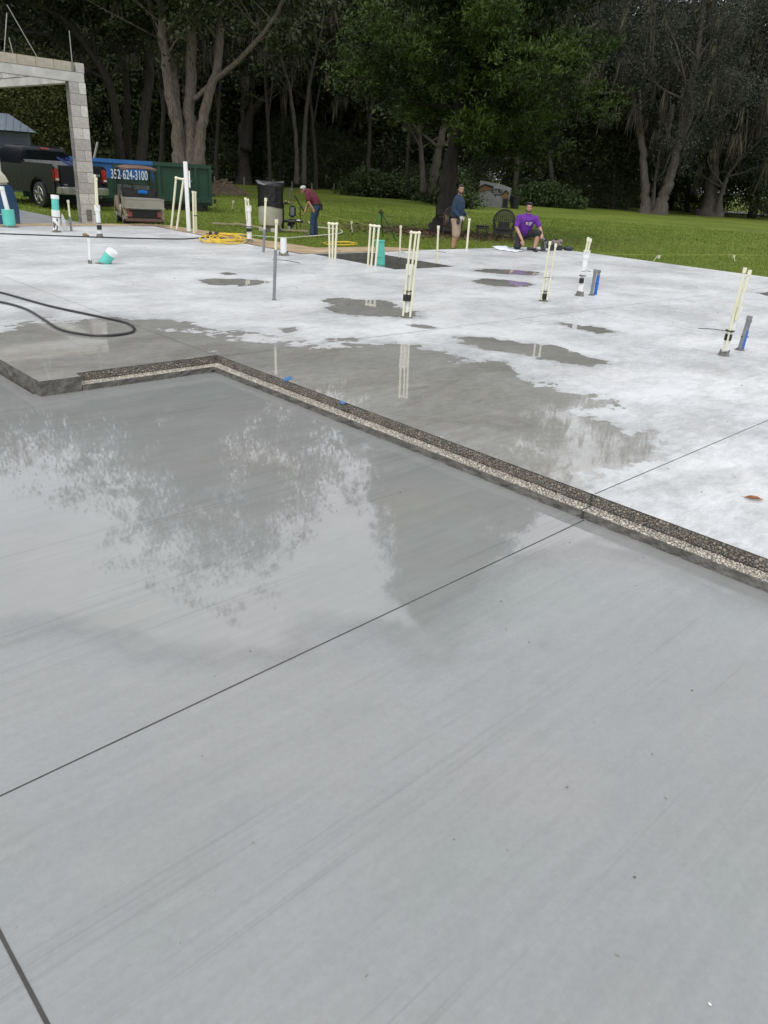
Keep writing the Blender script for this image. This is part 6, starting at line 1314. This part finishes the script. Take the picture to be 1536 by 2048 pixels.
B = MB(); seg(B, SP([(-.01, 0, .96), (-.02, 0, 1.05), (.005, 0, 1.2), (.0, 0, 1.36), (-.02, 0, 1.475)]), [(.170 * S, .20 * S), (.165 * S, .195 * S), (.175 * S, .215 * S), (.165 * S, .225 * S), (.10 * S, .155 * S)], up=(1, 0, 0), n=18)
seg(B, SP([(-.02, 0, 1.45), (.0, 0, 1.515)]), [.085 * S, .072 * S])
for A in (armR, armL): seg(B, SP([A[0], A[1]]), [.075 * S, .062 * S]); seg(B, SP([A[1], tuple(A[1][i] + (A[2][i] - A[1][i]) * .9 for i in range(3))]), [.060 * S, .042 * S])
remesh(B, 'shirt', [cloth('navy_shirt', (.007, .022, .05), (.013, .036, .072))], t, .014); MB().ell(SC((.115, -.13, 1.34)), (.012, .02, .014), 8, 5).build('chest_logo', WHT, t, smooth=True)
B = MB(); seg(B, SP([(-.02, 0, 1.0), (-.03, 0, .86)]), [(.145 * S, .175 * S), (.15 * S, .19 * S)], up=(1, 0, 0), n=16)
for pts, q in legs: a, k, f = pts; seg(B, SP([(a[0], a[1], .88), (k[0] - .005, k[1], .66), (k[0], k[1], .50)]), [.115 * S, .110 * S, .100 * S])
remesh(B, 'shorts', [cloth('khaki_shorts', (.26, .19, .125), (.36, .28, .20))], t, .014)
LEA = mat('tool_belt_black', (.014, .012, .011), .6, scale=12, bump=.4); b = MB(); n = 24; b.tube([Vector((-.02 + .165 * math.cos(a), .20 * math.sin(a), .985 + .01 * math.sin(a * 2))) * S for a in [2 * math.pi * k / n for k in range(n + 1)]], [(.035 * S, .014 * S)] * (n + 1), 8, up=(0, 0, 1)); b.build('tool_belt', LEA, t, smooth=True)
for (x, y, z, sx_, sy_, sz_, mm) in ((-.22, -.12, .84, .10, .12, .17, LEA), (-.30, .02, .80, .09, .13, .15, mat('pouch_brown', (.10, .035, .018), .6, scale=9)), (-.24, -.02, .92, .11, .2, .11, LEA), (.10, -.22, .86, .08, .06, .12, LEA)):
    MB().ell(SC((x, y, z)), SC((sx_ * .62, sy_ * .6, sz_ * .6)), 12, 8).build('pouch', mm, t, smooth=True)
for i in range(3): MB().tube([Vector((-.24 - .03 * i, -.14 + .05 * i, .84)) * S, Vector((-.27 - .03 * i, -.16 + .05 * i, 1.0)) * S], .012, 6).build('tool_handle', mat('tool_wood', (.20, .10, .04), .6), t)
GLV = mat('work_glove', (.30, .30, .28), .8, scale=9, col2=(.42, .42, .40)); B = MB(); hand(B, SC(armR[2]), (.75, .35, -.25), (.2, .6, -.3), .9, S * 1.14, 1); remesh(B, 'glove', [GLV], t, .007, 1)
B = MB(); hand(B, SC(armL[2]), (.55, -.45, -.12), (-.3, -.3, -.5), 1.1, S * 1.12, -1); remesh(B, 'glove', [mat('glove_olive', (.16, .16, .08), .8)], t, .007, 1)
BOOT = mat('work_boot', (.06, .035, .02), .7)
for pts, q in legs: f = pts[2]; B = MB(); seg(B, SP([(f[0] - .05, f[1], .05), (f[0] + .19, f[1], .04)]), [(.058 * S, .05 * S), (.052 * S, .04 * S)]); seg(B, SP([(f[0] - .01, f[1], .06), (f[0], f[1], .16)]), [.055 * S, .052 * S]); remesh(B, 'boot', [BOOT], t, .014)
p = at(943.5, 18.05); p.z = gzf(p); q_ = V(939, 437, p); st = thing('measuring_stick', 'cream plastic pipe held upright by the man in blue', 'pipe', tuple(p)); ptub('pipe', st, p, q_, 2.1 / PXW(p), PVC); ptub('cap', st, q_ - Vector((0, 0, .04)), q_, 2.9 / PXW(p), PVC)

# ---- kneeling man in purple T shirt facing the viewer
m3 = G(1046, 501); S = 1.0; hz_ = V(1054, 409, m3).z; S = hz_ / 1.10
t = person('man in purple T shirt kneeling on one knee at the slab edge', (m3.x, m3.y + .12, .0), R(4))
# local x right in the picture, -y to the viewer. His right knee (picture left) is on the slab, his left foot is planted on the picture right
B = MB()
pel = (.03, .16, .42); ch_ = (.02, .02, .72); nk = (.02, -.03, .825)
seg(B, SP([pel, (.03, .10, .54), (.02, .03, .70), (.02, -.0, .80), nk]), [(.165 * S, .12 * S), (.155 * S, .115 * S), (.18 * S, .12 * S), (.18 * S, .10 * S), (.09 * S, .06 * S)], up=(1, 0, 0), n=18)
seg(B, SP([(.02, -.02, .84), (.02, -.045, .91), (.02, -.06, .97)]), [.062 * S, .056 * S, .056 * S])
thR = [(-.08, .14, .38), (-.15, -.12, .10)]; shR = [(-.15, -.12, .07), (-.13, .26, .06)]
thL = [(.12, .14, .40), (.33, -.20, .44)]; shL = [(.33, -.20, .42), (.27, -.17, .08)]
seg(B, SP(thR), [.098 * S, .066 * S]); seg(B, SP(shR), [.060 * S, .04 * S]); seg(B, SP(thL), [.098 * S, .064 * S]); seg(B, SP([shL[0], (.30, -.165, .27), shL[1]]), [.058 * S, .060 * S, .038 * S])
seg(B, SP([(.27, -.16, .05), (.29, -.34, .035)]), [(.045 * S, .045 * S), (.045 * S, .03 * S)])
aR = [(-.18, -.01, .80), (-.24, -.04, .55), (-.09, -.24, .26)]; aL = [(.22, -.01, .80), (.36, -.05, .58), (.40, -.22, .44)]
for A in (aR, aL): seg(B, SP([A[0], A[1]]), [.056 * S, .045 * S]); seg(B, SP([A[1], A[2]]), [.045 * S, .030 * S])
hand(B, SC(aR[2]), (.25, -.25, -.85), (.2, .5, 0), .6, S, 1); hand(B, SC(aL[2]), (-.05, -.55, -.65), (-.3, .6, -.4), .8, S, -1)
M_ = head(B, SC((.015, -.08, 1.025)), R(-10), R(4), R(2), S); remesh(B, 'body', [SKIN2], t, .0085); eyes(M_, t); hair(M_, t, 'tuft', True)
PUR = cloth('purple_shirt', (.085, .012, .19), (.14, .028, .30)); B = MB()
seg(B, SP([(.03, .16, .43), (.03, .09, .54), (.02, .02, .70), (.02, -.01, .785), (.02, -.025, .838)]), [(.185 * S, .145 * S), (.180 * S, .14 * S), (.20 * S, .14 * S), (.212 * S, .132 * S), (.14 * S, .092 * S)], up=(1, 0, 0), n=18)
for A in (aR, aL): seg(B, SP([A[0], tuple(A[0][i] + (A[1][i] - A[0][i]) * .82 for i in range(3))]), [.078 * S, .070 * S])
remesh(B, 'shirt', [PUR], t, .014)
LOGO = mat('logo_cream', (.55, .45, .25), .7, scale=30); b = MB(); b.cyl(SC((.0, -.165, .655)), SC((.0, -.145, .66)), .030 * S, 14); b.build('round_logo', LOGO, t, smooth=True); MB().cyl(SC((.0, -.168, .655)), SC((.0, -.15, .66)), .017 * S, 12).build('round_logo', mat('logo_brown', (.25, .12, .08), .7), t, smooth=True)
for i, (z, L) in enumerate(((.685, .09), (.662, .075), (.640, .06), (.62, .045))): MB().box(SC((.045 + L / 2, -.158 + .012 * i * .3, z)), (L * S, .014, .007)).build('logo_line', WHT, t)
DKS = cloth('charcoal_trousers', (.012, .012, .015), (.026, .026, .03)); B = MB(); seg(B, SP([(.03, .17, .46), (.03, .18, .36)]), [(.17 * S, .13 * S), (.17 * S, .14 * S)], up=(1, 0, 0), n=16)
seg(B, SP(thR), [.118 * S, .088 * S]); seg(B, SP([thR[1], (-.14, .06, .08)]), [.088 * S, .085 * S]); seg(B, SP([thL[0], tuple(thL[0][i] + (thL[1][i] - thL[0][i]) * 1.02 for i in range(3))]), [.115 * S, .088 * S]); remesh(B, 'shorts', [DKS], t, .014)
for (a, c_) in (((.27, -.14, .045), (.29, -.36, .035)), ((-.13, .24, .05), (-.13, .38, .05))): B = MB(); seg(B, SP([a, c_]), [(.055 * S, .05 * S), (.05 * S, .038 * S)]); seg(B, SP([a, (a[0], a[1], .13)]), [.05 * S, .05 * S]); remesh(B, 'boot', [TLB], t, .013)
b = MB(); b.tube([Vector((.40 + .032 * math.cos(a), -.21 + .01 * math.sin(a), .455 + .03 * math.sin(a))) * S for a in [6.28 * k / 10 for k in range(11)]], .005, 5); b.build('wristband', BLK, t)

# ---- bending man in maroon polo
m1 = onG(626, 472); hgt1 = V(605, 374, m1).z - m1.z; S = hgt1 / 1.46
t = person('man in maroon polo, jeans and pale cap bending over the pump manifold', tuple(m1), R(-4))
# local: faces -x (left)
B = MB(); hip = (.08, 0, .93); sh_ = (-.22, 0, 1.30)
seg(B, SP([hip, (.05, 0, 1.05), (-.06, 0, 1.19), (-.17, 0, 1.29), (-.23, 0, 1.33)]), [(.135 * S, .17 * S), (.13 * S, .165 * S), (.135 * S, .18 * S), (.12 * S, .185 * S), (.075 * S, .12 * S)], up=(.6, 0, .8), n=18)
seg(B, SP([(-.22, 0, 1.33), (-.29, -.01, 1.355)]), [.064 * S, .058 * S])
lg = (([(.08, .09, .90), (.02, .11, .50), (.06, .12, .09)], 1), ([(.08, -.09, .90), (-.01, -.11, .48), (-.02, -.11, .09)], -1))
for (a, k, f), q in lg: seg(B, SP([a, k]), [.095 * S, .062 * S]); seg(B, SP([k, f]), [.060 * S, .04 * S])
ar = [(-.19, -.19, 1.27), (-.12, -.24, 1.02), (.02, -.22, .84)]; al = [(-.21, .18, 1.25), (-.22, .16, .96), (-.30, .06, .70)]
for A in (ar, al): seg(B, SP([A[0], A[1]]), [.056 * S, .045 * S]); seg(B, SP([A[1], A[2]]), [.045 * S, .031 * S])
hand(B, SC(ar[2]), (.25, .1, -.7), (-.3, .8, 0), .5, S, 1); hand(B, SC(al[2]), (-.4, -.2, -.7), (-.5, 0, .4), .9, S, -1)
M_ = head(B, SC((-.355, -.03, 1.375)), R(-52), R(14), 0, S); remesh(B, 'body', [SKIN], t, .0085); eyes(M_, t)
b = MB(); b.ell((0, .03, .0), (.078, .078, .06), 12, 8); b.v = [tuple(M_ @ Vector(p)) for p in b.v]; remesh(b, 'hair', [HAIRM], t, .008, 1)
CAPM = mat('pale_cap', (.36, .35, .32), .8, scale=20, col2=(.5, .49, .46)); b = MB(); b.ell((0, .016, .062), (.087, .102, .068), 16, 10); b.v = [tuple(M_ @ Vector(p)) for p in b.v]; o = remesh(b, 'cap', [CAPM], t, .008, 1)
b = MB(); vs = []
for i in range(9): a = math.pi * (i / 8); vs += [(.078 * math.cos(a), -.055 - .02 * math.sin(a), .058), (.072 * math.cos(a), -.065 - .085 * math.sin(a), .044)]
b.add(vs + [(x, y, z - .006) for x, y, z in vs], [(2 * i, 2 * i + 1, 2 * i + 3, 2 * i + 2) for i in range(8)] + [(18 + 2 * i + 2, 18 + 2 * i + 3, 18 + 2 * i + 1, 18 + 2 * i) for i in range(8)] + [(2 * i + 1, 19 + 2 * i, 21 + 2 * i, 2 * i + 3) for i in range(8)]); b.v = [tuple(M_ @ Vector(p)) for p in b.v]; b.build('cap_brim', mat('brim_brown', (.05, .035, .025), .8), t, smooth=True)
B = MB(); seg(B, SP([(.085, 0, .96), (.05, 0, 1.06), (-.06, 0, 1.19), (-.17, 0, 1.30), (-.24, 0, 1.35)]), [(.155 * S, .19 * S), (.155 * S, .185 * S), (.16 * S, .20 * S), (.14 * S, .205 * S), (.085 * S, .13 * S)], up=(.6, 0, .8), n=18)
seg(B, SP([(-.05, 0, 1.12), (-.08, .0, 1.02)]), [(.14 * S, .15 * S), (.11 * S, .13 * S)], up=(1, 0, 0))
for A in (ar, al): seg(B, SP([A[0], tuple(A[0][i] + (A[1][i] - A[0][i]) * .7 for i in range(3))]), [.078 * S, .076 * S])
remesh(B, 'polo_shirt', [cloth('maroon_shirt', (.075, .008, .018), (.125, .018, .035))], t, .014)
B = MB(); seg(B, SP([(.09, 0, .99), (.09, 0, .88)]), [(.14 * S, .175 * S), (.15 * S, .185 * S)], up=(1, 0, 0), n=16)
for (a, k, f), q in lg: seg(B, SP([a, ((a[0] + k[0]) / 2, k[1], .70), k, ((k[0] + f[0]) / 2 + .01, f[1], .28), (f[0], f[1], .07)]), [.115 * S, .105 * S, .084 * S, .078 * S, .085 * S])
remesh(B, 'jeans', [cloth('blue_jeans', (.010, .025, .055), (.03, .06, .11))], t, .014)
b = MB(); n = 24; b.tube([Vector((.085 + .165 * math.cos(a), .195 * math.sin(a), .975 + .03 * math.cos(a))) * S for a in [6.2832 * k / n for k in range(n + 1)]], [(.020 * S, .010 * S)] * (n + 1), 7, up=(0, 0, 1)); b.build('belt', LEA, t, smooth=True); MB().box(SC((.26, -.04, .90)), (.07, .12, .18)).build('belt_pouch', LEA, t, bevel=.02)
for (a, k, f), q in lg: B = MB(); seg(B, SP([(f[0] + .03, f[1], .05), (f[0] - .19, f[1], .04)]), [(.05 * S, .05 * S), (.05 * S, .036 * S)]); remesh(B, 'shoe', [mat('shoe_brown', (.09, .06, .045), .7)], t, .014)
p = V(636, 465, m1, -.1)
